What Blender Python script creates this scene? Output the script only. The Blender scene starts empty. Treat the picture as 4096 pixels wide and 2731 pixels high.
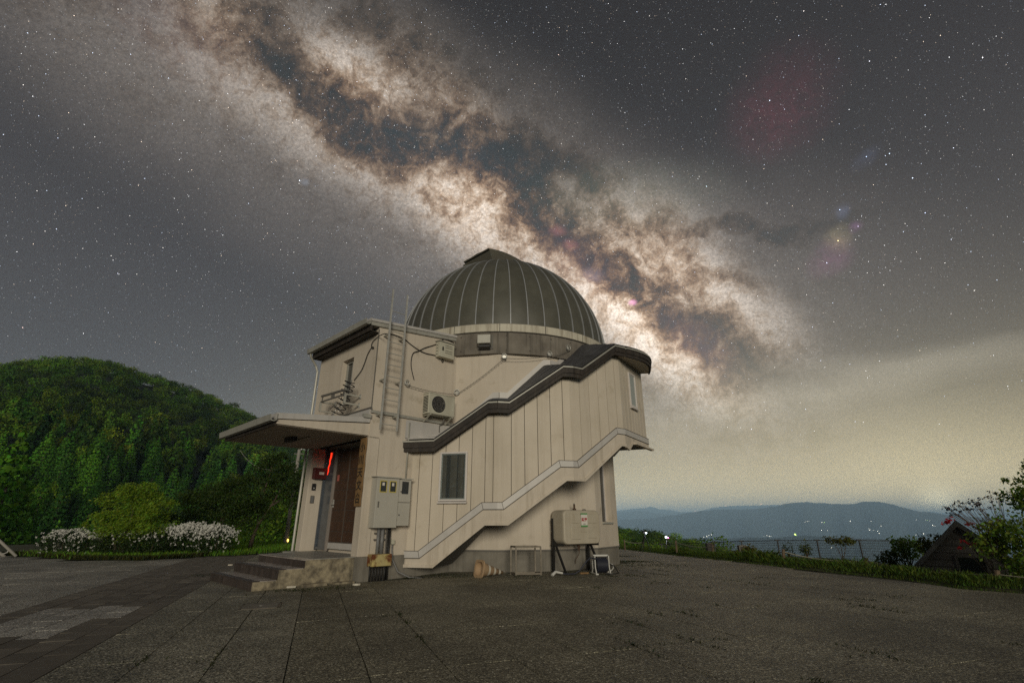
import bpy, bmesh, math, random
import numpy as np
from mathutils import Vector, Matrix
rnd = random.Random(7)
nrg = np.random.default_rng(11)
sc = bpy.context.scene
COL = sc.collection
R_ = math.radians

# ------------------------------------------------------------------ camera
FPX, PITCH, HCAM = 1960.0, math.atan2(717, 1960.0), 1.2     # focal length in photo pixels (4096 wide)
cam = bpy.data.cameras.new('camera')
camo = bpy.data.objects.new('camera', cam); COL.objects.link(camo)
camo.location = (0, 0, HCAM); camo.rotation_euler = (math.pi / 2 + PITCH, 0, 0)
cam.sensor_width = 36; cam.lens = 36 * FPX / 4096; cam.clip_start = 0.1; cam.clip_end = 200000
sc.camera = camo
PS, PC = math.sin(PITCH), math.cos(PITCH)
def ray(x, y):
    u, v = x - 2048, y - 1365.5
    return Vector((u, v * PS + FPX * PC, -v * PC + FPX * PS))

# ------------------------------------------------------------------ sun (soft, low, warm: the lamps of the car park behind the viewer)
SUN_EL, SUN_AZ = 10.5, 6.0        # azimuth: degrees to the right of straight behind the viewer
sun = bpy.data.lights.new('sun', 'SUN'); sun.energy = 2.3; sun.angle = R_(18); sun.color = (1.0, .92, .745)
suno = bpy.data.objects.new('sun', sun); COL.objects.link(suno)
sdir = Vector((math.sin(R_(SUN_AZ)) * math.cos(R_(SUN_EL)), -math.cos(R_(SUN_AZ)) * math.cos(R_(SUN_EL)), math.sin(R_(SUN_EL))))
suno.rotation_euler = sdir.to_track_quat('Z', 'Y').to_euler()

# ------------------------------------------------------------------ render settings
vs = sc.view_settings
sc.display_settings.display_device = 'sRGB'
vs.view_transform = 'Standard'; vs.look = 'None'; vs.exposure = 0.0; vs.gamma = 1.0; vs.use_curve_mapping = False
cy = sc.cycles
cy.max_bounces = 6; cy.diffuse_bounces = 3; cy.glossy_bounces = 3; cy.transmission_bounces = 4; cy.volume_bounces = 4
cy.transparent_max_bounces = 8; cy.caustics_reflective = False; cy.caustics_refractive = False
cy.use_denoising = False; cy.sample_clamp_indirect = 1.5; cy.sample_clamp_direct = 8.0; cy.adaptive_threshold = .006
try: cy.denoising_input_passes = 'RGB_ALBEDO_NORMAL'
except Exception: pass

# ------------------------------------------------------------------ night sky (world)
world = bpy.data.worlds.new('World'); sc.world = world; world.use_nodes = True
NT = world.node_tree; NT.nodes.clear()
def nd(t, **kw):
    n = NT.nodes.new(t)
    for k, v in kw.items(): setattr(n, k, v)
    return n
def lk(a, b): NT.links.new(a, b)
def setin(sock, v):
    if isinstance(v, bpy.types.NodeSocket): lk(v, sock)
    else: sock.default_value = v
def mth(op, a, b=0.0, c=None, clamp=False):
    n = nd('ShaderNodeMath', operation=op); n.use_clamp = clamp
    setin(n.inputs[0], a); setin(n.inputs[1], b)
    if c is not None: setin(n.inputs[2], c)
    return n.outputs[0]
def vmt(op, a, b=(0, 0, 0), sc_=None):
    n = nd('ShaderNodeVectorMath', operation=op); setin(n.inputs[0], a); setin(n.inputs[1], b)
    if sc_ is not None: setin(n.inputs['Scale'], sc_)
    return n.outputs['Value'] if op in ('DOT_PRODUCT', 'LENGTH') else n.outputs[0]
def mrg(v, a, b, c, d, smooth=True):
    n = nd('ShaderNodeMapRange'); n.interpolation_type = 'SMOOTHSTEP' if smooth else 'LINEAR'
    for i, q in enumerate((v, a, b, c, d)): setin(n.inputs[i], q)
    return n.outputs[0]
def noise(vec, scale, detail=4.0, rough=.55, dist=0.0):
    n = nd('ShaderNodeTexNoise'); lk(vec, n.inputs['Vector'])
    n.inputs['Scale'].default_value = scale; n.inputs['Detail'].default_value = detail
    n.inputs['Roughness'].default_value = rough; n.inputs['Distortion'].default_value = dist
    return n

tc = nd('ShaderNodeTexCoord'); DIR = tc.outputs['Generated']
dispdir = lambda x, y: ray(x * 1.7415, y * 1.7415).normalized()     # a direction read off the photograph
GC = dispdir(1400, 660); g2 = dispdir(632, 86)
GN = GC.cross(g2).normalized(); GE = GN.cross(GC).normalized()
def gal(d):
    return math.degrees(math.atan2(d.dot(GE), d.dot(GC))), math.degrees(math.asin(max(-1, min(1, d.dot(GN)))))
sep = nd('ShaderNodeSeparateXYZ'); lk(DIR, sep.inputs[0])
DX, DY, DZ = sep.outputs
L_ = mth('MULTIPLY', mth('ARCTAN2', vmt('DOT_PRODUCT', DIR, tuple(GE)), vmt('DOT_PRODUCT', DIR, tuple(GC))), 57.2958)
B_ = mth('MULTIPLY', mth('ARCSINE', vmt('DOT_PRODUCT', DIR, tuple(GN))), 57.2958)
cmb = nd('ShaderNodeCombineXYZ'); lk(L_, cmb.inputs[0]); lk(B_, cmb.inputs[1])
w1 = vmt('SCALE', vmt('SUBTRACT', noise(DIR, 7, 3, .6).outputs['Color'], (.5, .5, .5)), sc_=8.0)
w2 = vmt('SCALE', vmt('SUBTRACT', noise(DIR, 26, 3, .65).outputs['Color'], (.5, .5, .5)), sc_=3.0)
GALV = vmt('MULTIPLY', vmt('ADD', vmt('ADD', cmb.outputs[0], w1), w2), (1, 1, 0))
GALV = vmt('ADD', GALV, (0, 0, 1))
GALS = vmt('MULTIPLY', vmt('ADD', cmb.outputs[0], vmt('SCALE', w1, sc_=.3)), (1, 1, 0))
GALS = vmt('ADD', GALS, (0, 0, 1))
def blob(x, y, rx, ry, ang, vec=None):      # (1 - r*r) squared inside an ellipse on the sky
    c = gal(dispdir(x, y)); a = R_(ang)
    p = gal(dispdir(x + 20 * math.cos(a), y + 20 * math.sin(a))); q = gal(dispdir(x - 20 * math.sin(a), y + 20 * math.cos(a)))
    sx = math.hypot(p[0] - c[0], p[1] - c[1]) / 20 * rx; sy = math.hypot(q[0] - c[0], q[1] - c[1]) / 20 * ry
    ra = math.atan2(p[1] - c[1], p[0] - c[0]); co, si = math.cos(ra), math.sin(ra); vec = vec or GALV
    d1 = vmt('DOT_PRODUCT', vec, (co / sx, si / sx, -(co * c[0] + si * c[1]) / sx))
    d2 = vmt('DOT_PRODUCT', vec, (-si / sy, co / sy, -(-si * c[0] + co * c[1]) / sy))
    f = mth('SUBTRACT', 1.0, mth('MULTIPLY_ADD', d1, d1, mth('MULTIPLY', d2, d2)), clamp=True)
    return mth('MULTIPLY', f, f)
def addc(base, fac, col, k=1.0):
    return vmt('ADD', base, vmt('SCALE', tuple(c * k for c in col), sc_=fac)) if base is not None else vmt('SCALE', tuple(c * k for c in col), sc_=fac)
# starlight of the Milky Way: smooth clouds of light, reddened and cut by dust (Beer's law per colour)
fine = noise(DIR, 20, 7, .66, .5).outputs['Fac']; fil = noise(DIR, 46, 5, .66, 1.2).outputs['Fac']; spk = noise(DIR, 210, 2, .7).outputs['Fac']
light = 0.0
for (x, y, rx, ry, an, k) in [
    (1380, 660, 900, 340, 38, .13), (700, 300, 950, 340, 36, .105), (250, 60, 700, 260, 36, .045), (1150, 430, 700, 260, 36, .06),
    (1140, 520, 230, 150, 42, .42), (1040, 450, 190, 100, 40, .26), (930, 400, 230, 110, 36, .17),
    (800, 350, 270, 120, 38, .15), (660, 270, 260, 110, 38, .12), (520, 160, 230, 120, 38, .11),
    (830, 190, 190, 110, 25, .26), (770, 150, 150, 80, 40, .12), (960, 210, 220, 120, 30, .13), (1080, 290, 160, 90, 50, .18),
    (510, 40, 160, 100, 20, .22), (900, 90, 320, 140, 30, .05), (690, 60, 190, 100, 40, .07),
    (1120, 420, 110, 60, 50, .22), (1210, 490, 90, 60, 50, .16),
    (1480, 560, 240, 140, 20, .24), (1530, 620, 210, 100, 30, .34), (1650, 690, 230, 120, 40, .24), (1740, 740, 180, 95, 30, .17),
    (1440, 490, 320, 130, 5, .07), (1310, 610, 210, 110, 42, .30), (1420, 700, 240, 120, 42, .46), (1510, 780, 240, 110, 42, .46),
    (1620, 850, 220, 90, 40, .2), (1420, 850, 440, 210, 30, .08), (1750, 600, 520, 270, 10, .05)]:
    light = mth('MULTIPLY_ADD', blob(x, y, rx * 1.08, ry * 1.12, an, GALS), k, light)
dust = 0.0
for (x, y, rx, ry, an, k) in [
    (600, 85, 180, 80, 52, 1.3), (560, 60, 90, 50, 20, .9), (700, 170, 200, 80, 55, 1.9), (790, 260, 200, 80, 40, 2.0), (880, 330, 200, 80, 26, 2.2), (985, 300, 160, 90, 10, 1.7),
    (1100, 355, 220, 92, 14, 2.4), (1240, 370, 150, 80, 0, 1.5), (1200, 430, 150, 62, 60, 1.9), (1265, 510, 180, 66, 52, 2.1), (1370, 590, 180, 50, 45, 1.9),
    (1450, 660, 170, 46, 40, 1.7), (1590, 770, 200, 74, 48, 2.3), (1660, 790, 150, 74, 30, 1.4), (1560, 690, 150, 40, 20, 1.2), (1640, 640, 140, 34, 10, 1.0), (1390, 470, 130, 50, 60, 1.0),
    (1040, 160, 180, 56, 40, .9), (900, 90, 150, 44, 45, .9), (840, 200, 60, 34, 0, .8), (1480, 590, 130, 30, 40, .9), (1750, 530, 350, 22, -8, 1.3), (520, 120, 160, 60, 30, .9), (1180, 560, 90, 26, 60, .6), (1540, 560, 160, 60, 60, .8), (1350, 540, 120, 40, 60, 1.0), (760, 330, 160, 26, 36, .6), (1010, 470, 130, 24, 40, .6)]:
    dust = mth('MULTIPLY_ADD', blob(x, y, rx * 1.12, ry * 1.2, an), k * 1.3, dust)
tau = mth('MULTIPLY', mth('MULTIPLY', dust, .82), mth('MULTIPLY', mrg(fine, .30, .68, .12, 1.75, False), mrg(fil, .32, .68, .55, 1.45, False)))
band_ = mth('POWER', 2.718, mth('MULTIPLY', mth('MULTIPLY', B_, B_), -.008))                 # dust keeps to the plane
tau = mth('ADD', tau, mth('MULTIPLY', band_, mth('ADD', mrg(fil, .46, .74, 0, .75), mrg(fine, .46, .68, 0, .75))))
lit = mth('MULTIPLY', mth('MULTIPLY', light, 1.10), mrg(spk, .3, .7, .72, 1.30, False))
cs_ = nd('ShaderNodeCombineXYZ')
for i_, (c_, e_) in enumerate(((1.0, -.84), (.855, -1.10), (.715, -1.40))):
    lk(mth('MULTIPLY', mth('MULTIPLY', lit, c_), mth('POWER', 2.718, mth('MULTIPLY', tau, e_))), cs_.inputs[i_])
mw = vmt('ADD', cs_.outputs[0], vmt('SCALE', (.002, .006, .006), sc_=mth('MINIMUM', tau, 2.0)))
neb = mrg(fil, .3, .7, .35, 1.6, False)
# faint colour patches of the sky: red and pink nebulae, yellow and blue dust
nb_c = None
for (x, y, rx, ry, an, col, k) in [(1800, 230, 210, 140, -60, (1, .14, .26), .028), (1770, 290, 150, 120, 0, (1, .2, .3), .014), (1455, 692, 15, 11, 0, (1, .35, .8), .8), (1318, 560, 26, 18, 0, (1, .3, .3), .12), (1290, 527, 30, 20, 0, (1, .3, .3), .13), (1925, 545, 50, 42, 0, (1, .8, .35), .10),
    (1905, 590, 85, 55, -30, (1, .25, .75), .055), (1932, 485, 30, 26, 0, (.4, .55, 1), .07), (1990, 357, 60, 26, -40, (.4, .55, 1), .035), (1970, 520, 24, 20, 0, (.9, .3, 1), .07), (689, 416, 12, 12, 0, (.6, .75, 1), .12), (1360, 628, 40, 26, 20, (.8, .75, 1), .10), (1430, 455, 330, 120, 0, (.45, 1, .7), .022), (1000, 330, 300, 110, 20, (.3, .7, 1), .012), (1600, 790, 150, 70, 45, (1, .3, .7), .03), (1330, 600, 160, 80, 45, (1, .4, .7), .025), (420, 90, 260, 120, 35, (1, .45, .7), .012)]:
    nb_c = addc(nb_c, blob(x, y, rx, ry, an, GALS), col, k)
mw = vmt('ADD', mw, vmt('SCALE', nb_c, sc_=neb))
# air glow: grey, brighter low down, with the valley towns' glow along the open horizon
EL = mth('MULTIPLY', mth('ARCSINE', DZ), 57.2958)
hor = mth('SQRT', mth('MAXIMUM', mth('SUBTRACT', 1.0, mth('MULTIPLY', DZ, DZ)), 1e-4))
az45 = mth('DIVIDE', mth('ADD', mth('MULTIPLY', DX, .69), mth('MULTIPLY', DY, .72)), hor)
azf = mrg(az45, .05, .98, .05, 1.0)
elp = mth('MAXIMUM', EL, 0.0)
base = vmt('SCALE', (.0500, .0450, .0470), sc_=mrg(EL, 8, 58, 1.5, .60))
g1 = mth('MULTIPLY', mth('POWER', 2.718, mth('DIVIDE', elp, -6.0)), azf)
g3 = mth('MULTIPLY', mth('POWER', 2.718, mth('DIVIDE', elp, -2.4)), azf)
skyc = vmt('ADD', base, mw)
skyc = addc(skyc, g1, (1.20, .96, .46)); skyc = addc(skyc, g3, (.75, .48, .10))
town = vmt('DOT_PRODUCT', DIR, tuple(ray(3770, 2046).normalized()))
skyc = addc(skyc, mth('POWER', mth('MAXIMUM', town, 0.0), 3400.0), (2.0, 1.85, 1.2)); skyc = addc(skyc, mth('POWER', mth('MAXIMUM', town, 0.0), 90.0), (.22, .20, .12))
# thin streaks of high cloud low in the open sky
azd = mth('MULTIPLY', mth('ARCTAN2', DX, DY), 57.2958)
cb = nd('ShaderNodeCombineXYZ'); lk(azd, cb.inputs[0]); lk(EL, cb.inputs[1])
cw = vmt('ADD', cb.outputs[0], vmt('SCALE', vmt('SUBTRACT', noise(DIR, 5, 2).outputs['Color'], (.5, .5, .5)), sc_=4.0))
def azel(x, y): d = dispdir(x, y); return math.degrees(math.atan2(d.x, d.y)), math.degrees(math.asin(d.z))
for (p, q, wd, k) in [((1560, 960), (2340, 815), 2.0, .14), ((1500, 1010), (2100, 930), 1.5, .035), ((1850, 860), (2352, 800), 1.6, .10), ((1500, 900), (1900, 860), 3.0, .03)]:
    a, b = azel(*p), azel(*q); m = nd('ShaderNodeMapping', vector_type='TEXTURE'); lk(cw, m.inputs['Vector'])
    m.inputs['Location'].default_value = ((a[0] + b[0]) / 2, (a[1] + b[1]) / 2, 0); m.inputs['Rotation'].default_value = (0, 0, math.atan2(b[1] - a[1], b[0] - a[0]))
    m.inputs['Scale'].default_value = (math.hypot(b[0] - a[0], b[1] - a[1]) * .8, wd, 999)
    g = nd('ShaderNodeTexGradient', gradient_type='SPHERICAL'); lk(m.outputs[0], g.inputs[0])
    skyc = addc(skyc, g.outputs['Fac'], (1, .92, .72), k)
grain = noise(DIR, 700, 1, .8).outputs['Fac']
skyc = vmt('SCALE', skyc, sc_=mrg(grain, .25, .75, .80, 1.2, False))
bg = nd('ShaderNodeBackground'); lk(skyc, bg.inputs['Color']); bg.inputs['Strength'].default_value = 1.0
wo = nd('ShaderNodeOutputWorld'); lk(bg.outputs[0], wo.inputs['Surface'])
world.cycles.sampling_method = 'NONE'      # a smooth sky: found by the bounced rays alone

# ------------------------------------------------------------------ mesh helpers
class MB:
    def __init__(s): s.v = []; s.f = []
    def add(s, v, f):
        o = len(s.v); s.v += [Vector(p) for p in v]; s.f += [tuple(i + o for i in q) for q in f]; return s
    def quad(s, a, b, c, d): return s.add([a, b, c, d], [(0, 1, 2, 3)])
    def poly(s, pts): return s.add(pts, [tuple(range(len(pts)))])
    def prism(s, pts, ext):
        n = len(pts); ext = Vector(ext); pts = [Vector(p) for p in pts]
        return s.add(pts + [p + ext for p in pts], [tuple(range(n))[::-1], tuple(range(n, 2 * n))] + [(i, (i + 1) % n, n + (i + 1) % n, n + i) for i in range(n)])
    def bar(s, a, b, w, t, up=(0, 0, 1)):       # a box from a to b, w wide across, t along up
        a, b = Vector(a), Vector(b); d = (b - a).normalized(); up = Vector(up)
        x = d.cross(up)
        if x.length < 1e-4: x = d.cross(Vector((1, 0, 0)))
        x.normalize(); y = x.cross(d).normalized()
        x *= w / 2; y *= t / 2
        return s.prism([a - x - y, a + x - y, a + x + y, a - x + y], b - a)
    def box(s, c, sx, sy, sz, ax=(1, 0, 0), ay=(0, 1, 0)):    # centre of the base
        c, ax, ay = Vector(c), Vector(ax) * sx / 2, Vector(ay) * sy / 2
        return s.prism([c - ax - ay, c + ax - ay, c + ax + ay, c - ax + ay], (0, 0, sz))
    def tube(s, pts, r, seg=6, cap=True):
        pts = [Vector(p) for p in pts]; n = len(pts); rings = []; ref = None
        for i, p in enumerate(pts):
            d = (pts[min(i + 1, n - 1)] - pts[max(i - 1, 0)]).normalized()
            if ref is None or abs(ref.dot(d)) > .95:
                ref = Vector((0, 0, 1)) if abs(d.z) < .9 else Vector((1, 0, 0))
            x = d.cross(ref).normalized(); y = x.cross(d).normalized(); ref = y
            rr = r[i] if isinstance(r, (list, tuple)) else r
            rings.append([p + x * math.cos(2 * math.pi * k / seg) * rr + y * math.sin(2 * math.pi * k / seg) * rr for k in range(seg)])
        v = [q for g in rings for q in g]
        f = [(i * seg + k, i * seg + (k + 1) % seg, (i + 1) * seg + (k + 1) % seg, (i + 1) * seg + k) for i in range(n - 1) for k in range(seg)]
        if cap: f += [tuple(range(seg))[::-1], tuple((n - 1) * seg + k for k in range(seg))]
        return s.add(v, f)
    def lathe(s, prof, c, axis=(0, 0, 1), seg=24, closed=False):
        c, ax = Vector(c), Vector(axis).normalized()
        x = ax.cross(Vector((0, 0, 1)) if abs(ax.z) < .9 else Vector((1, 0, 0))).normalized(); y = ax.cross(x)
        v = [c + ax * h + (x * math.cos(2 * math.pi * k / seg) + y * math.sin(2 * math.pi * k / seg)) * max(r, 1e-4) for r, h in prof for k in range(seg)]
        n = len(prof); f = [(i * seg + k, i * seg + (k + 1) % seg, (i + 1) * seg + (k + 1) % seg, (i + 1) * seg + k) for i in range(n - 1) for k in range(seg)]
        if closed: f += [((n - 1) * seg + k, (n - 1) * seg + (k + 1) % seg, (k + 1) % seg, k) for k in range(seg)]
        return s.add(v, f)
    def sphere(s, c, r, seg=10, sq=(1, 1, 1)):
        pr = [(math.sin(math.pi * i / (seg // 2 + 1)), -math.cos(math.pi * i / (seg // 2 + 1))) for i in range(seg // 2 + 2)]
        b = MB().lathe(pr, (0, 0, 0), seg=seg)
        return s.add([Vector(c) + Vector((p.x * sq[0], p.y * sq[1], p.z * sq[2])) * r for p in b.v], b.f)
ORG = {}
def link(o, parent=None, org=None):
    COL.objects.link(o)
    if parent is not None: o.parent = parent
    return o
def thing(name, label, cat, loc=(0, 0, 0), group=None):
    o = bpy.data.objects.new(name, None); COL.objects.link(o); o.location = loc; o.empty_display_size = .1
    o['label'] = label; o['category'] = cat
    if group: o['group'] = group
    ORG[o.name] = Vector(loc); return o
def tag(o, label=None, cat=None, group=None, kind=None):
    for k, v in (('label', label), ('category', cat), ('group', group), ('kind', kind)):
        if v: o[k] = v
    return o
def part(name, mb, mat, parent=None, smooth=False, bevel=0, loc=None, label=None, recalc=True):
    org = ORG[parent.name] if parent is not None else Vector(loc or (0, 0, 0))
    me = bpy.data.meshes.new(name)
    me.from_pydata([p - org for p in mb.v], [], mb.f); me.validate()
    if recalc:
        bm = bmesh.new(); bm.from_mesh(me); bmesh.ops.recalc_face_normals(bm, faces=bm.faces); bm.to_mesh(me); bm.free()
    me.materials.append(mat)
    if smooth: me.polygons.foreach_set('use_smooth', [True] * len(me.polygons))
    o = bpy.data.objects.new(name, me); COL.objects.link(o)
    if parent is not None: o.parent = parent
    else: o.location = org
    ORG[o.name] = org
    if bevel:
        m = o.modifiers.new('edge', 'BEVEL'); m.width = bevel; m.segments = 2; m.limit_method = 'ANGLE'; m.angle_limit = R_(40)
    if label: o['label'] = label
    return o
def solo(name, mb, mat, label, cat, group=None, loc=None, **kw):
    if loc is None:
        loc = (sum(p.x for p in mb.v) / len(mb.v), sum(p.y for p in mb.v) / len(mb.v), min(p.z for p in mb.v))
    return tag(part(name, mb, mat, loc=loc, **kw), label, cat, group)
def npmesh(name, V, Fc, mat, tint=None, smooth=False):
    me = bpy.data.meshes.new(name); n = len(V); k = Fc.shape[1]
    me.vertices.add(n); me.vertices.foreach_set('co', np.ascontiguousarray(V, dtype=np.float32).ravel())
    me.loops.add(Fc.size); me.loops.foreach_set('vertex_index', np.ascontiguousarray(Fc, dtype=np.int32).ravel())
    me.polygons.add(len(Fc)); me.polygons.foreach_set('loop_start', np.arange(0, Fc.size, k, dtype=np.int32))
    if smooth: me.polygons.foreach_set('use_smooth', np.ones(len(Fc), dtype=bool))
    me.update(calc_edges=True); me.materials.append(mat)
    if tint is not None:
        a = me.color_attributes.new('tint', 'FLOAT_COLOR', 'POINT')
        t = np.ones((n, 4), np.float32); t[:, :tint.shape[1]] = tint; a.data.foreach_set('color', t.ravel())
    return me
def obj(name, me, parent=None, loc=(0, 0, 0), rot=0, scale=1):
    o = bpy.data.objects.new(name, me); COL.objects.link(o); o.location = loc; o.rotation_euler = (0, 0, rot)
    o.scale = (scale,) * 3 if not isinstance(scale, (tuple, list)) else scale
    if parent is not None: o.parent = parent
    return o

# ------------------------------------------------------------------ materials
def mat(name, c, c2=None, rough=.7, metal=0, nscale=3.0, streak=None, streak_k=.6, bump=0.0, bscale=60, spec=.5, spots=None, spot_t=.6, spot_s=4, coord='world', emit=None, emit_k=0, tintattr=False, trans=0, objrand=0):
    m = bpy.data.materials.new(name); m.use_nodes = True; nt = m.node_tree; b = nt.nodes['Principled BSDF']
    N = nt.nodes.new; L = nt.links.new
    b.inputs['Roughness'].default_value = rough; b.inputs['Metallic'].default_value = metal
    b.inputs['Specular IOR Level'].default_value = spec
    geo = N('ShaderNodeNewGeometry') if coord == 'world' else N('ShaderNodeTexCoord')
    P = geo.outputs['Position'] if coord == 'world' else geo.outputs['Object']
    def noi(s, vec=P, d=4.0, ro=.6):
        n = N('ShaderNodeTexNoise'); L(vec, n.inputs['Vector']); n.inputs['Scale'].default_value = s; n.inputs['Detail'].default_value = d; n.inputs['Roughness'].default_value = ro; return n.outputs['Fac']
    def mixc(f, a, bb):
        n = N('ShaderNodeMix'); n.data_type = 'RGBA'
        if isinstance(f, float): n.inputs[0].default_value = f
        else: L(f, n.inputs[0])
        for i, q in ((6, a), (7, bb)):
            if isinstance(q, tuple): n.inputs[i].default_value = (*q, 1)
            else: L(q, n.inputs[i])
        return n.outputs[2]
    def rng(v, a, bb, c0, d0):
        n = N('ShaderNodeMapRange'); L(v, n.inputs[0])
        for i, q in enumerate((a, bb, c0, d0)): n.inputs[i + 1].default_value = q
        return n.outputs[0]
    col = c
    if c2: col = mixc(rng(noi(nscale), .35, .65, 0, 1), c, c2)
    if spots: col = mixc(rng(noi(spot_s, d=6.0), spot_t, spot_t + .12, 0, 1), col, spots)
    if streak:
        mp = N('ShaderNodeMapping'); L(P, mp.inputs['Vector']); mp.inputs['Scale'].default_value = (5.5, 5.5, .32)
        col = mixc(rng(noi(1.0, mp.outputs[0], 6.0, .7), .50, .76, 0, streak_k), col, streak)
    if objrand:
        oi = N('ShaderNodeObjectInfo'); hs = N('ShaderNodeHueSaturation'); L(rng(oi.outputs['Random'], 0, 1, 1 - objrand, 1 + objrand), hs.inputs['Value'])
        if isinstance(col, tuple): hs.inputs['Color'].default_value = (*col, 1)
        else: L(col, hs.inputs['Color'])
        col = hs.outputs[0]
    if tintattr:
        at = N('ShaderNodeAttribute'); at.attribute_name = 'tint'
        mm = N('ShaderNodeMix'); mm.data_type = 'RGBA'; mm.blend_type = 'MULTIPLY'; mm.inputs[0].default_value = 1
        if isinstance(col, tuple): mm.inputs[6].default_value = (*col, 1)
        else: L(col, mm.inputs[6])
        L(at.outputs['Color'], mm.inputs[7]); col = mm.outputs[2]
    if isinstance(col, tuple): b.inputs['Base Color'].default_value = (*col, 1)
    else: L(col, b.inputs['Base Color'])
    if bump:
        bn = N('ShaderNodeBump'); bn.inputs['Strength'].default_value = bump; bn.inputs['Distance'].default_value = .01
        L(noi(bscale, d=5.0), bn.inputs['Height']); L(bn.outputs[0], b.inputs['Normal'])
    if emit:
        b.inputs['Emission Color'].default_value = (*emit, 1); b.inputs['Emission Strength'].default_value = emit_k
    if trans:
        out = nt.nodes['Material Output']; tr = N('ShaderNodeBsdfTranslucent'); ms = N('ShaderNodeMixShader'); ms.inputs[0].default_value = trans
        if isinstance(col, tuple): tr.inputs[0].default_value = (*col, 1)
        else: L(col, tr.inputs[0])
        L(b.outputs[0], ms.inputs[1]); L(tr.outputs[0], ms.inputs[2]); L(ms.outputs[0], out.inputs[0])
    m.diffuse_color = (*c, 1)
    return m
M = {}
M['stucco'] = mat('stucco', (.65, .575, .48), (.575, .505, .415), .85, nscale=.8, spots=(.46, .40, .31), spot_t=.60, spot_s=2.2, streak=(.42, .36, .29), streak_k=.5, bump=.25, bscale=180)
M['panel'] = mat('siding', (.65, .575, .475), (.585, .515, .415), .7, nscale=.9, spots=(.50, .43, .33), spot_t=.62, spot_s=1.6, streak=(.40, .34, .26), streak_k=.5, bump=.1, bscale=120, objrand=.03)
M['skirt'] = mat('skirt_board', (.65, .575, .48), (.57, .50, .41), .75, nscale=2, streak=(.28, .23, .16), streak_k=.75, bump=.15, bscale=120)
M['backing'] = mat('joint_dark', (.10, .085, .07), rough=.9)
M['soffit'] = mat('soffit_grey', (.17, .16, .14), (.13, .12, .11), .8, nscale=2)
M['soffitw'] = mat('soffit_cream', (.52, .46, .38), (.45, .4, .33), .8, nscale=2)
M['canopysoffit'] = mat('canopy_soffit', (.46, .39, .32), (.40, .34, .275), .8, nscale=3, bump=.2, bscale=90)
M['flash'] = mat('flashing_metal', (.60, .57, .54), (.53, .51, .485), .5, .1, nscale=2, streak=(.33, .30, .27), streak_k=.35)
M['trim'] = mat('fascia_metal', (.46, .45, .40), (.38, .37, .33), .5, .2, nscale=2.5, streak=(.22, .2, .16), streak_k=.45)
M['darkwood'] = mat('dark_fascia', (.040, .031, .024), (.022, .017, .014), .7, nscale=4, streak=(.12, .10, .08), streak_k=.5, bump=.2, bscale=60)
M['slate'] = mat('slate', (.075, .075, .082), (.05, .05, .055), .6, nscale=3, streak=(.11, .11, .10), streak_k=.4, bump=.2, bscale=50, objrand=.15)
M['concrete'] = mat('concrete', (.24, .22, .185), (.17, .155, .13), .9, nscale=2, streak=(.08, .075, .06), streak_k=.7, bump=.3, bscale=70)
M['band'] = mat('stained_concrete', (.24, .215, .18), (.15, .132, .11), .9, nscale=1.8, streak=(.03, .028, .024), streak_k=1.0, bump=.35, bscale=60)
M['ring'] = mat('ring_paint', (.62, .58, .47), (.52, .48, .39), .6, nscale=2, streak=(.16, .12, .07), streak_k=.95)
M['gore'] = mat('dome_sheet', (.108, .105, .083), (.085, .083, .066), .5, 0.0, spec=.5, nscale=2.2, bump=.12, bscale=9, objrand=.10)
M['rib'] = mat('rib_metal', (.36, .37, .38), (.30, .31, .32), .5, .2, nscale=4)
M['hood'] = mat('shutter_sheet', (.16, .15, .115), (.13, .12, .095), .5, .2, nscale=2)
M['galv'] = mat('galvanised', (.62, .61, .57), (.50, .49, .45), .45, .4, nscale=8, spots=(.30, .24, .17), spot_t=.68, spot_s=14)
M['ac'] = mat('ac_casing', (.56, .54, .44), (.48, .46, .37), .55, nscale=3, streak=(.36, .32, .24), streak_k=.4)
M['black'] = mat('black_plastic', (.018, .018, .02), rough=.5)
M['rubber'] = mat('cable_black', (.016, .015, .014), rough=.6)
M['boxgrey'] = mat('meter_box_paint', (.50, .48, .42), (.46, .44, .385), .55, nscale=2, streak=(.36, .31, .24), streak_k=.35, spots=(.24, .10, .03), spot_t=.75, spot_s=9)
M['yellow'] = mat('window_gasket', (.55, .46, .12), rough=.5)
M['rusty'] = mat('rusty_yellow', (.55, .45, .17), (.5, .42, .2), .7, nscale=3, spots=(.15, .045, .012), spot_t=.49, spot_s=3.6)
M['pipe'] = mat('pvc_grey', (.20, .20, .20), (.15, .15, .15), .5, nscale=6)
M['alu'] = mat('aluminium_frame', (.70, .65, .62), (.64, .60, .57), .45, .1, nscale=5)
M['curtain'] = mat('curtain', (.26, .21, .165), (.20, .16, .125), .9, nscale=5)
M['glassdark'] = mat('window_glass', (.022, .026, .028), rough=.06, spec=.8)
M['glassmilk'] = mat('window_glass_pale', (.36, .40, .38), rough=.12, spec=.8)
M['sideglass'] = mat('sidelight_glass', (.085, .10, .12), (.06, .07, .085), .2, nscale=6, spec=.8)
M['door'] = mat('door_wood', (.085, .042, .022), (.055, .028, .016), .5, nscale=7, bump=.15, bscale=40)
M['doorframe'] = mat('door_frame', (.34, .30, .27), rough=.45, metal=.3)
M['plank'] = mat('sign_plank', (.27, .16, .065), (.19, .11, .045), .75, nscale=9, bump=.4, bscale=40)
M['ink'] = mat('ink', (.02, .016, .012), rough=.8)
M['treadtile'] = mat('sheen_tread_tile', (.44, .40, .37), (.31, .27, .245), .3, nscale=7, objrand=.15, bump=.1, bscale=80)  # pale tread tiles, the sheen of the sky put into their base colour
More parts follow.
